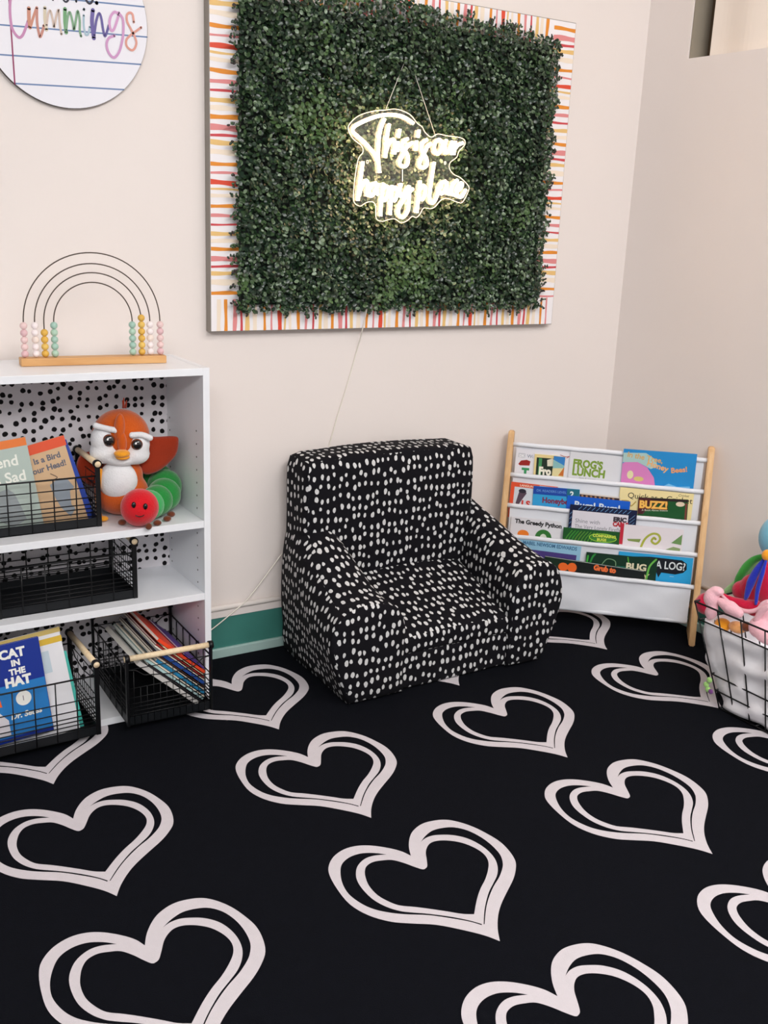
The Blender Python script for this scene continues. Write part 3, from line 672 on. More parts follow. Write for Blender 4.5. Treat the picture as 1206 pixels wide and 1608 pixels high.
# --- books in the bottom left basket
GC = 'books in the bottom left basket'
BLU = mat('cover_deep_blue', (22, 48, 140), 0.3); SKY = (34, 120, 190)
WT = (238, 238, 232)
std_book('picture_book', 'royal blue hardcover with white capital title in the bottom left basket', (85, 1146), (60, 1000), SH[2], -0.315, -0.280, 0.17, 0.009, BLU,
     [('rect', 0, -150, 119, -66, SKY), ('text', 'THE', 0, -22, 17, {'bold': .04}, WT), ('text', 'CAT', 56, -23, 20, {'bold': .05}, WT), ('text', 'IN', 72, -37, 13.5, {'bold': .05}, WT),
      ('text', 'THE', 67, -51, 13.5, {'bold': .05}, WT), ('text', 'HAT', 58, -69, 20, {'bold': .06}, WT),
      ('ell', 82, -92, 12, 12, WT), ('text', 'I', 80, -96, 12, {}, (110, 100, 110)),
      ('poly', [(30, -86), (46, -82), (48, -98), (30, -96)], (240, 100, 40)), ('poly', [(20, -146), (30, -112), (42, -106), (54, -122), (54, -146)], (220, 216, 222)),
      ('text', 'Dr. Seuss', 58, -122, 12.5, {'bold': .04, 'shear': .2}, WT)], GC, 0.00142)
std_book('picture_book', 'large white book with mustard band behind the royal blue hardcover', (126, 1143), (92, 984), SH[2], -0.300, -0.235, 0.24, 0.008, (226, 226, 230),
     [('rect', 0, -8, 170, 0, (206, 180, 104)), ('rect', 0, -24, 170, -14, (214, 176, 50)), ('rect', 120, -70, 145, -34, (190, 206, 216))], GC, 0.00142)
std_book('picture_book', 'teal edged tall book at the back of the bottom left basket', (132, 1140), (104, 1022), SH[2], -0.285, -0.235, 0.20, 0.008, (70, 190, 176), [], GC, 0.00142)

# --- thin books slanting in the turned basket
GD = 'thin books slanting in the turned basket'
cols = [((214, 210, 206), 'white spined thick paperback lowest of the slanting books', .012), ((44, 40, 44), 'black spined book resting on the white spined paperback', .005),
        ((182, 214, 214), 'pale aqua book in the slanting row', .006), ((236, 226, 208), 'cream paperback in the slanting row beside the pale aqua one', .004),
        ((40, 130, 176), 'mid blue book standing proud in the slanting row', .007), ((228, 214, 196), 'ivory thin book between blue and dark brown ones', .004),
        ((70, 40, 30), 'dark brown thin book in the slanting row', .004), ((34, 74, 150), 'navy blue book in the middle of the slanting row', .008),
        ((240, 232, 220), 'off white pamphlet above the navy blue book', .003), ((150, 40, 34), 'brick red thin book in the slanting row', .004),
        ((236, 216, 180), 'buff coloured pamphlet under the bright orange red book', .003), ((232, 70, 34), 'bright orange red book near the top of the slanting row', .008),
        ((88, 60, 150), 'purple edged book outermost of the slanting row', .004)]
th = math.radians(-43)
dX = Vector((math.cos(th), 0, math.sin(th))); nX = Vector((-dX.z, 0, dX.x))   # along the cross section, and across the stack
o0 = Vector((0.873, 0, SH[2] + 0.006)); off = 0.0
for i, (c, lb, t) in enumerate(cols):
    ln = 0.205 - 0.0045 * i - (0.02 if i % 3 == 1 else 0) ; dep_ = 0.262 - rnd.uniform(0, 0.02)
    # rest the low end on the tray or against the right side grid
    xr_, zr_ = 0.886, SH[2] + 0.007
    p = Vector((0.868, 0, zr_)) + nX * off
    if p.x > xr_: p = p + dX * ((xr_ - p.x) / dX.x)
    p.y = -0.318 + rnd.uniform(0, 0.006)
    if i == 12: ln = .07
    if i == 11: ln = .16
    cov = mat('cover_%d_%d_%d' % c, c, 0.4)
    s = MB()
    # local: x back along +y, y up the slant, z across the stack
    up = -dX; zax = nX; xax = up.cross(zax)
    Mx = basis(xax, up, zax, p)
    if xax.y < 0: Mx = basis(-xax, up, -zax, p + zax * t)
    ct = min(.0009, t * .3)
    s.box2((0, 0, 0), (dep_, ln, ct), cov); s.box2((0, 0, t - ct), (dep_, ln, t), cov); s.box2((0, 0, 0), (ct, ln, t), cov)
    if i in (0, 11, 7):
        v, f = text2d('MY FIRST READERS' if i == 0 else ('STORY TIME' if i == 11 else ''), t * .5) if False else ([], [])
    o = s.build('thin_book', M=Mx); tag(o, lb, 'book', GD)
    s = MB(); s.box2((ct, .001, ct), (dep_ - .001, ln - .001, t - ct), PAPER); s.build('page_block', o)
    off += t + 0.0012
    rnd.random()

# ================================================================== SPOTTED ARMCHAIR
SPOT = dots('black_cloth_white_spots', (13, 12, 18), (208, 208, 208), 51, 34, 0.262, 'UV', None, 0.52, 0.3, 0.9)
ch = empty('armchair', (1.54, -0.24, 0), 'small black armchair covered in irregular white spots', 'armchair')
CI = Vector((1.54, -0.24, 0))
def finish_cloth(o, sub=0, amp=0.003, freq=9.0, cl=True):
    me = o.data
    bm = bmesh.new(); bm.from_mesh(me)
    bmesh.ops.recalc_face_normals(bm, faces=bm.faces)
    bm.normal_update()
    for v in bm.verts:
        w_ = v.co + CI
        d = noise.noise(w_ * freq) * amp + noise.noise(Vector((w_.x * 30, w_.y * 14, w_.z * 9))) * amp * .5
        v.co += v.normal * d
    uv = bm.loops.layers.uv.new('UVMap')
    for f in bm.faces:
        n = f.normal; a = [abs(n.x), abs(n.y) * 1.15, abs(n.z)]
        k = a.index(max(a))
        for l in f.loops:
            c = l.vert.co
            l[uv].uv = (c.y + .37, c.z) if k == 0 else ((c.x, c.z) if k == 1 else (c.x, c.y + .11))
    bm.to_mesh(me); bm.free()
def softbox(name, lo, hi, r, seg=(14, 8, 14), fn=None):
    lo = Vector(lo); hi = Vector(hi); c = (lo + hi) / 2; h = (hi - lo) / 2
    bm = bmesh.new(); bmesh.ops.create_cube(bm, size=2)
    mx = max(seg); bmesh.ops.subdivide_edges(bm, edges=bm.edges[:], cuts=mx, use_grid_fill=True)
    for v in bm.verts:
        p = Vector((v.co.x * h.x, v.co.y * h.y, v.co.z * h.z))
        q = Vector([max(-h[i] + r, min(h[i] - r, p[i])) for i in range(3)])
        d = p - q
        if d.length > 1e-9: p = q + d.normalized() * r
        v.co = c + p
        if fn: v.co = fn(v.co)
        v.co -= CI
    s = MB(); s.bm(bm, SPOT); o = s.build(name, ch); finish_cloth(o)
    return o
def fback(p):
    t = p.z / 0.585
    y = p.y
    if y < -0.06: y -= 0.012 * math.sin(PI * min(1, max(0, (p.z) / .6))) - .01 * (1 - t)
    x = p.x + (p.x - 1.52) * (0.04 * (1 - t))
    z = p.z + 0.008 * math.cos((p.x - 1.52) / .28 * PI / 2) * max(0, t - .7) / .3
    return Vector((x, y, z))
softbox('backrest', (1.243, -0.165, 0.004), (1.800, -0.026, 0.583), 0.030, fn=fback)
def fseat(p):
    # top slopes up to the back and is softly crowned
    t = (p.y + 0.43) / 0.30
    if p.z > 0.10:
        top = 0.150 + 0.105 * max(0, min(1, t)) + 0.012 * math.cos((p.x - 1.56) / .2 * PI / 2)
        p = Vector((p.x, p.y, 0.10 + (p.z - 0.10) * (top - 0.10) / 0.06))
    return p
softbox('seat_cushion', (1.375, -0.437, 0.101), (1.772, -0.12, 0.160), 0.018, fn=fseat)
softbox('seat_base', (1.370, -0.432, 0.003), (1.775, -0.10, 0.106), 0.008)
def arm(name, outer, inner, top, y0=-0.055, y1=-0.435):
    """loft along y; outer(t, z), inner(t), top(t): t 0 at the back, 1 at the front"""
    bm = bmesh.new(); NY_ = 26; K = 14; rings = []
    for j in range(NY_ + 1):
        t = j / NY_; y = y0 + (y1 - y0) * t
        ti = top(t); xi = inner(t); pr = []
        zs_ = 0.62 * ti
        for k in range(8): z = 0.004 + (zs_ - .004) * k / 8; pr.append((outer(t, z), z))
        xo = outer(t, zs_); cx = (xo + xi) / 2; rx = abs(xi - xo) / 2; sg = 1 if xo < xi else -1
        for k in range(K + 1):
            a = PI * k / K
            ca = math.cos(a); sa = math.sin(a)
            pr.append((cx - sg * rx * (abs(ca) ** .8) * (1 if ca > 0 else -1), zs_ + (ti - zs_) * (abs(sa) ** .9)))
        for k in range(7, -1, -1): z = 0.004 + (zs_ - .004) * k / 8; pr.append((xi, z))
        for k in range(1, 6): pr.append((xi + (outer(t, .004) - xi) * k / 6, 0.004))
        rings.append([(x, y, z) for x, z in pr])
    # rounded front and flat end caps: shrink towards the centre
    def cap(ring, ydir):
        out = []; c = Vector(ring[0]) * 0
        for p in ring: c += Vector(p)
        c /= len(ring); c.z = 0.12
        for k, (sc, dy) in enumerate(((.985, .008), (.95, .0135), (.82, .018), (.6, .020), (.4, .020), (.2, .020))):
            out.append([(c.x + (p[0] - c.x) * sc, p[1] + ydir * dy, c.z + (p[2] - c.z) * sc if p[2] > .01 else max(.004, p[2] + (c.z - p[2]) * (1 - sc))) for p in ring])
        return out, c
    fr, cf = cap(rings[-1], -1); bk, cb = cap(rings[0], 1)
    allr = bk[::-1] + rings + fr
    V_ = [[bm.verts.new(p) for p in r] for r in allr]; n = len(V_[0])
    for j in range(len(V_) - 1):
        for k in range(n): bm.faces.new((V_[j][k], V_[j][(k + 1) % n], V_[j + 1][(k + 1) % n], V_[j + 1][k]))
    bm.faces.new(V_[0]); bm.faces.new(V_[-1][::-1])
    bmesh.ops.translate(bm, vec=-CI, verts=bm.verts)
    s = MB(); s.bm(bm, SPOT); o = s.build(name, ch); finish_cloth(o, amp=.004)
def sstep(x): x = max(0, min(1, x)); return x * x * (3 - 2 * x)
arm('armrest', lambda t, z: 1.240 - .010 * t - (0.012 + .050 * t) * math.sin(PI / 2 * min(1, z / .22)), lambda t: 1.355 + .040 * t,
    lambda t: 0.425 - 0.155 * sstep(t * .9 + .05) )
arm('armrest', lambda t, z: 1.838 + .018 * t + (0.02 + .055 * t) * math.sin(PI / 2 * min(1, z / .24)), lambda t: 1.772 - .030 * t,
    lambda t: 0.418 - 0.115 * sstep(t * .9 + .05))

# ================================================================== SLING BOOK RACK
RB = Vector((1.934, -0.151, 0)); RE = Vector((2.349, -0.558, 0)); RU = (RE - RB).normalized(); RW = (RE - RB).length
RN = Vector((-RU.y, RU.x, 0))    # points back into the corner
if RN.y < 0: RN = -RN
LEAN = 0.259; RZ = [0.544, 0.451, 0.358, 0.265, 0.170]; RT = 0.585
RM = basis(RU, RN, Vector((0, 0, 1)), RB)          # local: x along, y back, z up
rack = empty('book_rack', RB, 'pine framed sling book rack with white fabric pockets in the corner', 'book rack', M=RM)
for x0, x1 in ((-0.020, -0.002), (RW + 0.002, RW + 0.020)):
    s = MB()
    prof = [(-0.016, 0.001), (0.11, 0.001), (LEAN * RT + .016, RT - .012), (LEAN * RT + .010, RT), (LEAN * RT - .012, RT), (LEAN * RT - 0.020, RT - .012)]
    Pm = Matrix(((0, 0, 1, x0), (1, 0, 0, 0), (0, 1, 0, 0), (0, 0, 0, 1)))
    s.prism(prof, x1 - x0, PINE, M=Pm, bevel=0.003); s.build('side_panel', rack)
SLING = mat('white_sling_fabric', (228, 230, 236), 0.85, var=0.02, bump=0.15, bscale=40)
for k, z in enumerate(RZ):
    s = MB(); n = 24
    s.tube([(-0.003 + (RW + .006) * i / n, LEAN * z, z + .0006 * math.sin(i * 1.3 + k)) for i in range(n + 1)], 0.0072, SLING, 12); s.build('rail', rack)
for k in range(5):
    zt = RZ[k]; zb = RZ[k + 1] - 0.052 if k < 4 else 0.055; y0 = LEAN * zt
    s = MB(); nu, nv = 40, 14; vs = []; fs = []
    for j in range(nv + 1):
        for i in range(nu + 1):
            u = i / nu; v = j / nv; x = 0.006 + (RW - .012) * u; z = zt + (zb - zt) * v
            wv = (.0010 * math.sin(u * 17 + k * 2 + v * 3) + .0011 * noise.noise(Vector((u * 9, v * 2.2, k * 3.1)))) * math.sin(PI * min(1, v * 1.0)) * (1 if k < 4 else 3.5)
            vs.append((x, y0 + .0015 + wv, z))
    for j in range(nv):
        for i in range(nu): a = j * (nu + 1) + i; fs.append((a, a + 1, a + nu + 2, a + nu + 1))
    m_ = len(vs); s.add(vs + [(p[0], p[1] + .0008, p[2]) for p in vs], fs + [tuple(q + m_ for q in f[::-1]) for f in fs], SLING)
    if k == 4:   # the pocket bottom turns back under
        s.tube([(0.006 + (RW - .012) * i / 20, y0 + .010 + .001 * math.sin(i), zb) for i in range(21)], .009, SLING, 10)
    s.build('sling_pocket', rack)
# backstop rail on the floor side
s = MB(); s.tube([(-.003, .10, .090), (RW + .003, .10, .090)], .008, PINE, 10); s.build('lower_dowel', rack)

RG = 'picture books in the sling book rack'
def rack_book(label, tier, dist, tlp, trp, hgt, t, cover, prints, name='picture_book'):
    """dist: how far the cover stands in front of the fabric of its tier"""
    P0 = RM @ Vector((0, LEAN * RZ[tier] - dist, 0)); n = -RN
    def hit(p):
        r = ray(*p); return CAM + r * ((P0 - CAM).dot(n) / r.dot(n))
    tl, tr = hit(tlp), hit(trp); x = (tr - tl).normalized(); z = n; y = z.cross(x).normalized()
    k = (tr - tl).length / math.hypot(trp[0] - tlp[0], trp[1] - tlp[1])
    return book(name, label, basis(x, y, z, tl), (tr - tl).length, hgt, t, cover, U(prints, k), RG)
DKG = (24, 44, 30); CR = (236, 214, 150)
# tier 0
rack_book('white book with small red car picture, top tier left end of the rack', 0, .0045, (811, 704), (905.6, 713), 0.125, .003, (234, 232, 238),
    [('rect', 4, -14, 15, -7, (206, 206, 212)), ('text', 'DK', 5.5, -13, 6, {'bold': .04}, (250, 250, 252)), ('text', 'Wi', 18, -13.5, 8, {}, (120, 130, 150)),
     ('poly', [(5, -25), (9, -19), (18, -17), (24, -19), (23, -26), (8, -27)], (160, 34, 30)), ('text', 'T', 12, -43, 17, {'bold': .07}, (50, 150, 90)), ('stroke', [(70, -4), (78, -6), (84, -5), (80, -8)], 1, (170, 80, 80))])
rack_book('cream bordered dark green frog book, top tier, second from left', 0, .0085, (840, 713), (876, 716), 0.10, .003, CR,
    [('rect', 3.5, -50, 34, -5, DKG), ('rect', 7, -50, 12, -6, (70, 150, 90)), ('poly', [(20, -8), (28, -5), (33, -8), (32, -17), (21, -18)], (230, 224, 200)), ('text', 'Fro', 8, -32, 17, {'bold': .06, 'sx': .8}, (244, 238, 220))])
rack_book('small card book of blue sky and orange shape, top tier over the frog book', 0, .0125, (870, 716), (888, 718), 0.09, .003, (226, 214, 160),
    [('poly', [(0, 0), (18, 0), (18, -14), (0, -6)], (50, 130, 200)), ('poly', [(0, -6), (18, -14), (18, -18), (0, -20)], (140, 190, 190)), ('poly', [(18, -16), (18, -31), (10, -31)], (200, 110, 40))])
rack_book('white book with green block capitals in the middle of the top tier', 0, .0090, (896, 709), (990, 719), 0.130, .004, (222, 222, 226),
    [('text', "FROG'S", 6, -24, 17.5, {'bold': .05, 'sx': .82}, (124, 156, 50)), ('text', 'LUNCH', 6, -37.5, 17.5, {'bold': .05, 'sx': .88}, (124, 156, 50)), ('text', 'Story & pictures', 18, -43, 4, {}, (130, 130, 130))])
rack_book('large blue board book with pink cloud, right end of the top tier', 0, .0145, (979.6, 705), (1095, 713.5), 0.135, .005, (32, 138, 204),
    [('poly', [(0, -24), (10, -18), (24, -20), (40, -28), (52, -44), (56, -62), (0, -62)], (216, 130, 190)), ('poly', [(0, -6), (36, -4), (52, -14), (56, -24), (46, -30), (24, -20), (0, -22)], (168, 200, 196)),
     ('poly', [(60, -62), (76, -52), (90, -56), (110, -54), (110, -62)], (120, 190, 230)), ('ell', 14, -42, 5, 7, (226, 220, 170)), ('ell', 28, -48, 8, 4, (216, 196, 120)),
     ('text', 'In the Tree,', 6, -12, 12, {'bold': .02, 'rot': -7}, (214, 168, 96)), ('text', 'Honey', 38, -24, 13, {'bold': .03, 'rot': -14}, (236, 176, 110)), ('text', 'Bees!', 78, -34, 12, {'bold': .03, 'rot': 10}, (236, 160, 100))])
# tier 1
rack_book('red bordered book with a dark winged picture, second tier left end', 1, .0045, (803, 756.5), (876, 765), 0.115, .003, (226, 84, 50),
    [('rect', 6, -48, 73, -7, (214, 220, 226)), ('rect', 45, -2.5, 73, -1, (240, 236, 230)), ('text', 'LANGUAGE', 14, -5.5, 5, {'bold': .03}, (244, 220, 200)), ('poly', [(10, -34), (14, -14), (22, -10), (26, -16), (18, -30), (14, -38)], (90, 70, 84)), ('ell', 19, -13, 6, 3.5, (40, 36, 50)),
     ('text', 'I S', 19, -38, 14, {'bold': .05}, (214, 60, 50))])
rack_book('bright blue reader with navy band and number in the second tier', 1, .0085, (838, 763), (910.6, 769), 0.115, .003, (52, 160, 214),
    [('rect', 0, -13, 72.5, 0, (24, 72, 168)), ('rect', 53, -16, 72.5, 0, (30, 110, 130)), ('text', '2', 58, -12.5, 12, {'bold': .04}, (236, 244, 240)), ('text', 'DK READERS LEVEL', 5, -8.5, 5.5, {}, (120, 170, 226)), ('text', 'Honeybees', 15, -26, 12.5, {'bold': .04, 'sx': .9}, (130, 36, 66))])
rack_book('brown patterned book peeping over the blue ones in the second tier', 1, .0045, (911, 774), (974, 781), 0.10, .003, (224, 214, 206),
    [('rect', 0, -14, 62, -2, (60, 36, 36))] + [('poly', [(x, -3), (x + 3, -2.5), (x + 5, -9), (x + 2, -11)], (176, 130, 90)) for x in range(2, 56, 7)])
rack_book('wide cobalt book with white hand lettering in the second tier', 1, .0125, (891, 778), (990, 788), 0.105, .003, (22, 96, 208),
    [('text', 'Bugs! Bugs!', 12, -19, 16, {'bold': .03}, (226, 238, 246))])
rack_book('pale yellow book with black serif title, right end of the second tier', 1, .0045, (974, 765), (1090, 776), 0.125, .003, (244, 226, 166),
    [('text', 'Quick as a Cricket', 13, -16.5, 13.5, {}, (40, 34, 30)), ('text', 'Cricket', 92, -6, 5.5, {'shear': .3}, (70, 60, 40)), ('stroke', [(5, -22), (16, -22), (20, -30), (27, -22)], 2, (190, 160, 80))])
rack_book('dark green book with fat yellow lettering in front of the pale yellow book', 1, .0115, (1003, 781), (1081, 785), 0.100, .003, (22, 84, 40),
    [('rect', 0, -4, 78, 0, (40, 22, 24)), ('poly', [(0, 0), (20, 0), (14, -20), (8, -28), (0, -28)], (70, 20, 30)), ('text', 'BUZZ!', 1, -17.5, 17.5, {'bold': .09, 'sx': .92}, (120, 40, 20)), ('text', 'BUZZ!', 1.5, -17, 17, {'bold': .05, 'sx': .93}, (246, 190, 90)),
     ('text', 'A Book About Insects', 6, -22.5, 4.6, {'rot': 2}, (220, 220, 200)), ('ell', 66, -8, 7, 4, (226, 206, 180)), ('rect', 74, -36, 77, -6, (120, 60, 50))])
# tier 2
rack_book('night blue bordered white book rising above the third tier', 2, .0115, (895.5, 792), (1001, 802), 0.135, .003, (14, 26, 62),
    [('rect', 5, -60, 93, -9, (226, 222, 230)), ('text', 'Shine with', 10, -29, 9.5, {}, (132, 132, 142)), ('text', 'The Very Lonely Firefly', 10, -38, 9, {'sx': .86}, (132, 132, 142)), ('text', 'ERIC', 70, -21, 10, {'bold': .07}, (60, 50, 60)), ('text', 'CARLE', 70, -29, 10, {'bold': .07, 'sx': .8}, (190, 50, 60))]
    + [('stroke', [(x, -7), (x + 5, -1.5)], 0.8, (110, 160, 210)) for x in range(14, 92, 7)] + [('stroke', [(1, y - 4), (4, y)], 0.8, (110, 150, 190)) for y in range(-12, -50, -8)] + [('stroke', [(95, y - 4), (103, y + 4)], 0.7, (110, 150, 190)) for y in range(-12, -50, -6)])
rack_book('white book with bold black title, left end of the third tier', 2, .0060, (803, 811), (882, 819.5), 0.100, .004, (228, 226, 230),
    [('text', 'The Greedy Python', 6.5, -9.5, 9.6, {'bold': .045, 'sx': .96, 'rot': -1}, (24, 22, 24)), ('ell', 21, -27, 9, 7, (240, 130, 40)), ('ell', 53, -29, 13, 13, (50, 120, 50)), ('ell', 53, -32, 6, 9, (220, 226, 210))])
rack_book('grassy green book with a lime oval, middle of the third tier', 2, .0152, (885, 828), (974.5, 836), 0.080, .0026, (26, 86, 38),
    [('stroke', [(x, -30), (x + 4, -16), (x + 12, -4)], 1.4, (60 + (x * 7) % 40, 150, 50)) for x in range(2, 44, 5)] + [('poly', [(38, -24), (56, -20), (80, -20), (89, -24), (89, -30), (36, -30)], (40, 130, 200)), ('ell', 63, -12, 22, 7.5, (150, 206, 60)), ('ell', 63, -12, 20.5, 6.2, (60, 130, 50)),
     ('text', 'COMPARING', 47, -11, 6.2, {'bold': .04}, (220, 230, 90)), ('text', 'BUGS', 54, -17, 6, {'bold': .04}, (220, 230, 90))])
rack_book('white book with green curled tail picture, right end of the third tier', 2, .0152, (975, 823), (1074, 832), 0.095, .0026, (232, 224, 228),
    [('rect', 0, -34, 5.5, 1, (196, 40, 60)), ('stroke', [(34, -40), (40, -22), (50, -12), (60, -12), (64, -20), (58, -28), (51, -24), (54, -18), (57, -20)], 3.6, (170, 176, 66)), ('poly', [(12, -24), (34, -22), (32, -28), (14, -27)], (130, 150, 80)), ('poly', [(82, -24), (98, -8), (98, -26)], (110, 150, 90)), ('poly', [(70, -38), (86, -30), (97, -32), (97, -38)], (140, 160, 110))])
# tier 3
rack_book('light blue book with purple band, left end of the lowest tier', 3, .0045, (806, 845), (913, 858.6), 0.100, .003, (150, 198, 224),
    [('text', 'MABEL NEWSOM EDWARDS', 16, -7.5, 8.2, {'bold': .03, 'sx': .82}, (60, 110, 150)), ('rect', 6, -34, 102, -15, (78, 62, 130)), ('rect', 14, -34, 94, -28, (200, 190, 210))])
rack_book('sky blue book with black speech bubble, right end of the lowest tier', 3, .0045, (972, 866), (1089, 877), 0.118, .003, (46, 166, 222),
    [('poly', [(24, -6), (50, -4), (100, -5), (108, -10), (109, -20), (104, -26), (92, -30), (70, -29), (66, -38), (62, -29), (24, -26)], (14, 20, 30)), ('text', 'A LOG?', 60, -22, 18, {'bold': .02, 'sx': .78}, (226, 232, 232)), ('stroke', [(84, -34), (90, -34)], 1, (170, 214, 236))])
rack_book('dark green leafy book with cream lettering in the lowest tier', 3, .0085, (921, 867), (1033, 878), 0.105, .003, (14, 52, 34),
    [('stroke', [(6, -22), (10, -8), (14, -2)], 3, (40, 140, 60)), ('stroke', [(2, -20), (3, -6)], 3, (60, 170, 60)), ('stroke', [(26, -18), (34, -8), (46, -10), (48, -18)], 1.4, (120, 160, 120)), ('rect', 50, -30, 70, -18, (30, 110, 90)),
     ('stroke', [(66, -2), (68, -12)], 2, (90, 170, 60)), ('text', 'BUG', 64, -22, 15.5, {'bold': .04, 'sx': 1.05}, (234, 224, 190)), ('text', 'Y', 92, -38, 16, {'bold': .03}, (222, 200, 160)), ('stroke', [(110, -1), (101, -14), (98, -36)], 3, (110, 190, 80))])
rack_book('black book with orange lettering, frontmost in the lowest tier', 3, .0125, (856, 873), (1013, 897), 0.088, .003, (18, 26, 26),
    [('poly', [(0, 0), (50, 0), (50, -20), (0, -20)], (22, 46, 30)), ('ell', 31, -13.5, 8, 7, (240, 110, 40)), ('ell', 45, -12.5, 7.5, 8, (240, 110, 40)), ('text', 'Grub to', 79, -10.5, 12, {'bold': .07, 'sx': .88}, (240, 116, 60)), ('rect', 0, -.8, 157, 0, (190, 196, 190))])

# ================================================================== PLUSH BIRD
def fur(name, c, **k): return mat(name, c, 0.95, spec=0.1, sheen=0.4, var=0.12, vscale=30, bump=0.6, bscale=260, **k)
FO = fur('fur_orange', (196, 86, 24)); FR = fur('fur_rust', (150, 48, 22)); FW = fur('fur_white', (226, 226, 228)); FY = fur('fur_yellow_orange', (240, 160, 40))
GL = mat('plastic_eye', (14, 10, 10), 0.08, coat=1.0); BR = mat('eye_brown', (110, 52, 26), 0.2)
PBM = Matrix.Translation((0.752, -0.135, SH[0])) @ Matrix.Rotation(math.radians(-15), 4, 'Z')
pb = empty('plush_bird', None, 'orange and white plush bird with large eyes sitting on the top shelf', 'plush toy', M=PBM)
k_ = 0.00157
def pz(py_): return (815 - py_) * k_ * 1.0
def px_(p): return (p - 192) * k_
def skinball(s, c, r, m_, **kw): s.ball(c, r, m_, **kw)
s = MB()
s.ball((px_(191), 0, 0.056), (0.066, 0.052, 0.056), FO); s.ball((px_(193), -.002, 0.100), (0.050, 0.042, 0.045), FO)
s.ball((px_(193), 0.0, pz(690)), (0.068, 0.056, 0.064), FO)
body = s.build('body', pb)
rm = body.modifiers.new('skin', 'REMESH'); rm.mode = 'VOXEL'; rm.voxel_size = 0.004; rm.use_smooth_shade = True
sm = body.modifiers.new('smooth', 'SMOOTH'); sm.iterations = 6; sm.factor = .6
s = MB()   # white face
for x, z, rx, rz, dy in ((px_(167), pz(692), .031, .036, -.030), (px_(217), pz(700), .028, .033, -.030), (px_(168), pz(711), .036, .028, -.030), (px_(213), pz(715), .034, .026, -.030), (px_(191), pz(722), .040, .018, -.032)):
    s.ball((x, dy, z), (rx, .030, rz), FW)
f_ = s.build('face', pb); rm = f_.modifiers.new('skin', 'REMESH'); rm.mode = 'VOXEL'; rm.voxel_size = 0.0035; rm.use_smooth_shade = True
sm = f_.modifiers.new('smooth', 'SMOOTH'); sm.iterations = 8; sm.factor = .6
s = MB(); s.ball((px_(190), -.050, pz(672)), (.0125, .014, .034), FO, rot=Matrix.Rotation(.08, 3, 'Y')); s.ball((px_(193), -.053, pz(694)), (.011, .013, .026), FO); s.build('forehead_stripe', pb)
for l in ([(156, 668), (170, 672), (189, 676)], [(208, 683), (222, 683), (234, 688)]):
    s = MB(); s.tube(smooth([(px_(a), -.050 - .006 * (1 - abs(a - 195) / 45), pz(b_)) for a, b_ in l], 5), .0072, FW, 12); 
    for e_ in (0, -1): s.ball((px_(l[e_][0]), -.050 - .006 * (1 - abs(l[e_][0] - 195) / 45), pz(l[e_][1])), .0074, FW, u=14, v=10)
    s.build('brow', pb)
for x, z, r in ((174, 690, .0145), (214.5, 697, .0135)):
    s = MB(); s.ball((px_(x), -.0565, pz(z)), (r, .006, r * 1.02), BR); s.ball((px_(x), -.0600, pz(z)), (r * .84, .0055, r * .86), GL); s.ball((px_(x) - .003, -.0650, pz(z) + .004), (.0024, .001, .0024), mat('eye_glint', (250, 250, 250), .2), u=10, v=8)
    s.build('eye', pb)
s = MB(); s.ball((px_(192), -.066, pz(709)), (.0185, .018, .0095), FY); s.ball((px_(193), -.062, pz(715)), (.0165, .015, .0068), FY); s.build('beak', pb)
s = MB(); s.ball((px_(186), -.030, pz(756)), (.046, .030, .048), FW); s.build('belly', pb)
s = MB()
for a, b_ in (((198, 648), (199, 632)), ((201, 648), (203, 636)), ((199, 648), (197, 636))):
    s.tube([(px_(a[0]), 0, pz(a[1])), (px_(b_[0]), -.002, pz(b_[1]))], [.0035, .0012], FR, 7)
s.build('head_tuft', pb)
def wing(pts, y, t, name='wing'):
    v, f = fill2d([[(px_(a), pz(b_)) for a, b_ in pts]])
    bm = bmesh.new(); n = len(pts); P = smooth([(px_(a), pz(b_), 0) for a, b_ in pts], 5, closed=True)
    c = sum(P, Vector()) / len(P)
    rings = [(1, 0), (.97, .6), (.85, .9), (.6, 1.0), (.3, 1.0)]
    s = MB(); vs = []; fs = []; N = len(P)
    for sgn in (-1, 1):
        o = len(vs)
        for sc, h in rings:
            for p in P: q = c + (p - c) * sc; vs.append((q.x, y + sgn * h * t, q.y))
        for j in range(len(rings) - 1):
            for k in range(N): a_ = o + j * N + k; b2 = o + j * N + (k + 1) % N; fs.append((a_, b2, b2 + N, a_ + N) if sgn < 0 else (a_, a_ + N, b2 + N, b2))
        fs.append(tuple(o + (len(rings) - 1) * N + k for k in range(N)))
    s.add(vs, fs, FR); s.build(name, pb)
wing([(226, 697), (250, 694), (276, 694), (280, 703), (276, 722), (262, 738), (244, 750), (226, 752), (218, 735)], 0.004, .012)
wing([(164, 722), (146, 716), (132, 722), (126, 740), (134, 760), (152, 772), (166, 760)], 0.012, .012)
s = MB(); s.tube(smooth([(px_(160), -.040, pz(735)), (px_(156), -.046, pz(770)), (px_(155), -.050, pz(790)), (px_(157), -.055, .012)], 4), .006, FY, 10)
s.ball((px_(162), -.058, .0075), (.012, .010, .0065), FY); s.build('foot', pb)
s = MB(); s.ball((px_(222), -.050, .0075), (.014, .012, .0065), FY); s.build('foot', pb)

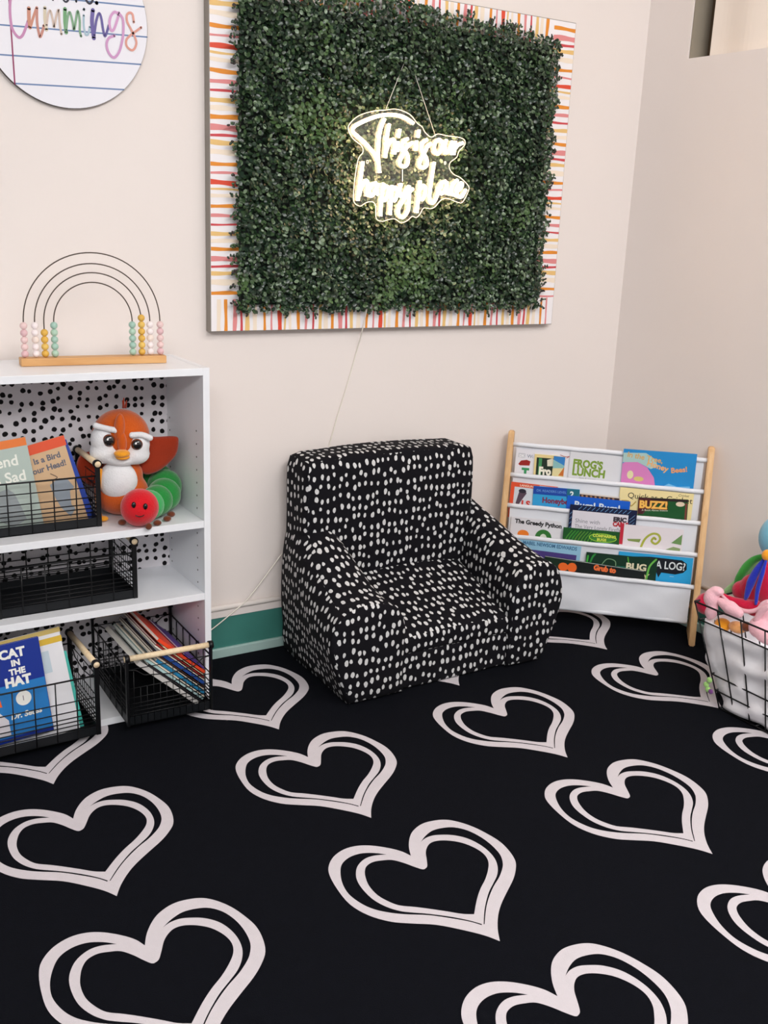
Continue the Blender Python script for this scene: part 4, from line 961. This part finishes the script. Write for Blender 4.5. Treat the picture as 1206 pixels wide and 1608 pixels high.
# ================================================================== PLUSH CATERPILLAR (plain generic toy)
G1 = fur('fur_green', (34, 132, 56)); G2 = fur('fur_bright_green', (60, 168, 92)); RD = fur('fur_red', (206, 22, 34)); PU = fur('fur_purple', (104, 44, 190)); TQ = fur('fur_teal', (60, 150, 170)); FB = fur('fur_brown', (104, 52, 30))
h0 = Vector((0.757, -0.250, SH[0] + .046))
pc = empty('plush_caterpillar', (h0.x, h0.y, SH[0]), 'green segmented plush caterpillar with round red head at the shelf edge', 'plush toy')
ci = Matrix.Translation((-h0.x, -h0.y, -SH[0]))
segs = [((0.789, -0.224, .042), .036, G2), ((0.817, -0.200, .044), .038, G1), ((0.846, -0.170, .048), .041, G1), ((0.862, -0.130, .058), .043, G1), ((0.858, -0.090, .064), .042, G1), ((0.838, -0.058, .058), .038, G1)]
for c, r, m_ in segs:
    s = MB(); s.ball((c[0], c[1], SH[0] + c[2] if c[2] > r else SH[0] + r), r, m_, M=ci); s.build('body_segment', pc)
s = MB(); s.ball(h0, (.0445, .042, .0445), RD, M=ci, u=32, v=20); s.build('head', pc)
vd = (CAM - h0).normalized(); side = Vector((0, 0, 1)).cross(vd).normalized(); upv = vd.cross(side)
for a, b_, m_ in ((-.013, .006, 0), (.013, .002, 0)):
    s = MB(); c = h0 + (vd * .041 + side * a + upv * b_).normalized() * .0432
    s.ball(c, (.0055, .0045, .0075), mat('button_eye_black', (16, 14, 16), .15), M=ci, u=14, v=10); s.build('eye', pc)
s = MB(); s.tube([h0 + (vd * .04 + side * (t * .010) - upv * (.018 + .004 * (1 - t * t))).normalized() * .0440 for t in [q / 5 - 1 for q in range(11)]], .0010, mat('button_eye_black', (16, 14, 16)), 6, M=ci); s.build('mouth', pc)
for (x, y) in ((.722, -.225), (.795, -.262), (.765, -.215), (.828, -.238), (.850, -.205)):
    s = MB(); s.ball((x, y, SH[0] + .007), (.010, .009, .007), FB, M=ci, u=14, v=10); s.build('foot', pc)
s = MB(); s.ball((.768, -.278, SH[0] + .006), (.008, .007, .008), FB, M=ci, u=14, v=10); s.build('foot', pc)

# ================================================================== RIGHT WIRE BASKET OF SOFT TOYS
T = {'a': Vector((2.052, -0.812, .278)), 'A': Vector((2.090, -0.907, .003))}
top = [Vector((2.052, -0.812, .277)), Vector((2.052, -1.33, .277)), Vector((2.40, -1.33, .277)), Vector((2.40, -0.812, .277))]
bot = [Vector((2.088, -0.905, .004)), Vector((2.088, -1.25, .004)), Vector((2.36, -1.25, .004)), Vector((2.36, -0.905, .004))]
tb = empty('toy_basket', (2.2, -1.08, 0), 'black wire grid basket with white cloth liner, full of soft toys', 'basket')
ti_ = Matrix.Translation((-2.2, 1.08, 0))
def ring(z): t = (z - .004) / .273; return [bot[k].lerp(top[k], t) for k in range(4)]
s = MB()
for z, r in ((.277, .0026), (.231, .0020), (.092, .0020), (.050, .0020), (.004, .0024)):
    R_ = ring(z); 
    for k in range(4): s.tube([R_[k], R_[(k + 1) % 4]], r, BLACK, 8, M=ti_)
    for k in range(4): s.ball(R_[k], r, BLACK, M=ti_, u=8, v=6)
for k in range(4):
    a0, a1 = bot[k], bot[(k + 1) % 4]; b0, b1 = top[k], top[(k + 1) % 4]; n = 7 if k in (0, 2) else 6
    for i in range(n):
        t = i / n
        s.tube([a0.lerp(a1, t), b0.lerp(b1, t)], .0019, BLACK, 6, M=ti_)
for i in range(1, 6): s.tube([bot[0].lerp(bot[1], i / 6), bot[3].lerp(bot[2], i / 6)], .0019, BLACK, 6, M=ti_)
s.build('wire_frame', tb)
LIN = mat('white_liner_cloth', (242, 240, 244), 0.85, var=0.02)
s = MB(); vs = []; fs = []; NU, NV = 96, 22
for j in range(NV + 1):
    t = j / NV; z = .010 + t * .222; R_ = ring(z)
    for i in range(NU):
        u = 4 * i / NU; k = int(u) % 4; fr_ = u - int(u); p = R_[k].lerp(R_[(k + 1) % 4], fr_)
        c = (R_[0] + R_[2]) / 2; d = (p - c); d.z = 0
        cor = (abs(fr_ - .5) * 2) ** 8
        ins = -.004 - .012 * cor + (.014 * noise.noise(Vector((p.x * 18, p.y * 18, z * 22))) + .004 * math.sin(z * 90 + p.y * 25 + 3 * noise.noise(p * 9)))
        if k == 3: ins += .022 * math.sin(PI * t)
        q = p + d.normalized() * ins; q.z = z + (.006 * noise.noise(Vector((u * 4, 1, 1))) if j == NV else 0)
        vs.append(q)
for j in range(NV):
    for i in range(NU): a = j * NU + i; b_ = j * NU + (i + 1) % NU; fs.append((a, b_, b_ + NU, a + NU))
o_ = len(vs); fs.append(tuple(range(NU))[::-1])
s.add(vs, fs, LIN, M=ti_); lin = s.build('cloth_liner', tb)
so = lin.modifiers.new('thick', 'SOLIDIFY'); so.thickness = .0012
# toys: every one a thing of its own
def toy(name, label, parts, cat='plush toy'):
    c0 = parts[0][1][0][0]; c0 = Vector(c0)
    e = empty(name, c0, label, cat, 'soft toys in the wire basket'); I = Matrix.Translation(-c0)
    for pn, blobs, m_, vox in parts:
        s = MB()
        for b_ in blobs:
            if b_[0] == 't':
                P = smooth(b_[1], 5); k = len(b_[2]) - 1; q = [i / (len(P) - 1) * k for i in range(len(P))]
                s.tube(P, [b_[2][int(a)] + (b_[2][min(int(a) + 1, k)] - b_[2][int(a)]) * (a - int(a)) for a in q], m_, 14, M=I)
                for e_, rr in ((P[0], b_[2][0]), (P[-1], b_[2][-1])): s.ball(e_, rr, m_, M=I, u=14, v=10)
                continue
            c, r = b_[0], b_[1]; rt = b_[2] if len(b_) > 2 else None
            s.ball(c, r, m_, M=I, rot=rt)
        o = s.build(pn, e)
        if vox:
            rm = o.modifiers.new('skin', 'REMESH'); rm.mode = 'VOXEL'; rm.voxel_size = vox; rm.use_smooth_shade = True
            q = o.modifiers.new('smooth', 'SMOOTH'); q.iterations = 5; q.factor = .6
    return e
PK = fur('fur_pale_pink', (236, 184, 194)); CM = fur('fur_crimson', (196, 22, 62)); LGN = fur('fur_pale_green', (172, 222, 150)); GN = fur('fur_leaf_green', (60, 168, 62)); RB_ = fur('fur_royal_blue', (36, 50, 176)); LB = fur('fur_sky_blue', (120, 186, 212)); TN = fur('fur_tan', (222, 160, 100)); MGT = fur('fur_magenta', (200, 50, 140))
X = lambda px, py, x=2.16: tuple(on_x(px, py, x))
ry = lambda a: Matrix.Rotation(a, 3, 'X')
toy('plush_jester', 'crimson plush with pale pink paws and trim lying over the basket rim', [
    ('body', [(X(1184, 925, 2.22), (.036, .040, .042)), (X(1204, 915, 2.22), (.036, .045, .058)), (X(1166, 928, 2.21), (.024, .030, .028)), ('t', [X(1128, 932, 2.13), X(1150, 944, 2.15), X(1185, 955, 2.17)], [.007, .012, .022])], CM, .0035),
    ('trim', [('t', [X(1131, 932, 2.12), X(1147, 947, 2.125), X(1168, 959, 2.13), X(1188, 958, 2.135), X(1208, 944, 2.14)], [.0035, .0045, .0055, .006, .005])], PK, 0),
    ('foot', [('t', [X(1090, 945, 2.075), X(1099, 946, 2.085), X(1110, 948, 2.095)], [.003, .019, .030])], CM, .003),
    ('paw', [(X(1117, 940, 2.088), (.020, .021, .028)), (X(1117, 958, 2.088), (.018, .017, .026)), (X(1126, 928, 2.095), (.016, .020, .012))], PK, .003),
    ('paw', [('t', [X(1131, 944, 2.095), X(1146, 954, 2.10), X(1160, 963, 2.10)], [.010, .019, .013])], PK, .003)])
toy('plush_bear', 'orange and tan plush animal low in the toy basket', [
    ('head', [(X(1135, 981, 2.125), (.02, .022, .017))], FY, 0), ('muzzle', [(X(1158, 985, 2.125), (.020, .024, .015))], TN, 0), ('ear', [(X(1172, 984, 2.12), (.012, .013, .013))], FB, 0)])
toy('plush_rabbit', 'pale pink plush with soft folds at the right of the toy basket', [
    ('body', [(X(1196, 985, 2.14), (.035, .032, .030)), (X(1208, 965, 2.16), (.03, .035, .040)), (X(1208, 1000, 2.13), (.03, .04, .02))], PK, .004), ('ear', [('t', [X(1186, 976, 2.12), X(1196, 960, 2.12), X(1208, 952, 2.12)], [.006, .009, .006])], PK, 0)])
toy('plush_parrot', 'green plush bird with royal blue tail feathers at the back of the toy basket', [
    ('body', [(X(1200, 897, 2.30), (.040, .040, .042)), (X(1182, 905, 2.29), (.030, .028, .030)), ('t', [X(1140, 930, 2.28), X(1156, 918, 2.28), X(1175, 905, 2.28)], [.010, .013, .016])], LGN, .004),
    ('wing', [('t', [X(1153, 925, 2.255), X(1160, 908, 2.25), X(1172, 890, 2.25), X(1186, 878, 2.25), X(1206, 873, 2.25)], [.004, .010, .012, .010, .008])], GN, .003),
    ('tail_feather', [('t', [X(1203, 875, 2.175), X(1190, 893, 2.165), X(1179, 915, 2.16), X(1171, 940, 2.16)], [.003, .009, .011, .005])], RB_, 0), ('tail_feather', [('t', [X(1204, 876, 2.165), X(1197, 900, 2.155), X(1190, 925, 2.155), X(1187, 948, 2.155)], [.002, .006, .006, .004])], RB_, 0), ('beak', [(X(1205, 872, 2.17), (.014, .014, .015))], FY, 0)])
toy('plush_ball', 'sky blue round plush at the far right above the toy basket', [('body', [(X(1226, 845, 2.26), (.055, .056, .062)), (X(1222, 872, 2.26), (.03, .03, .05))], LB, .004)])
e = toy('flower_charm', 'small green and purple charm hanging at the basket foot', [
    ('petal', [(X(1109, 1075, 2.07), (.006, .008, .008)), (X(1114, 1068, 2.07), (.006, .008, .008)), (X(1112, 1083, 2.07), (.006, .009, .008))], fur('charm_green', (160, 206, 120)), 0),
    ('centre', [(X(1116, 1086, 2.066), (.005, .007, .007))], fur('charm_purple', (120, 70, 130)), 0)], 'charm')
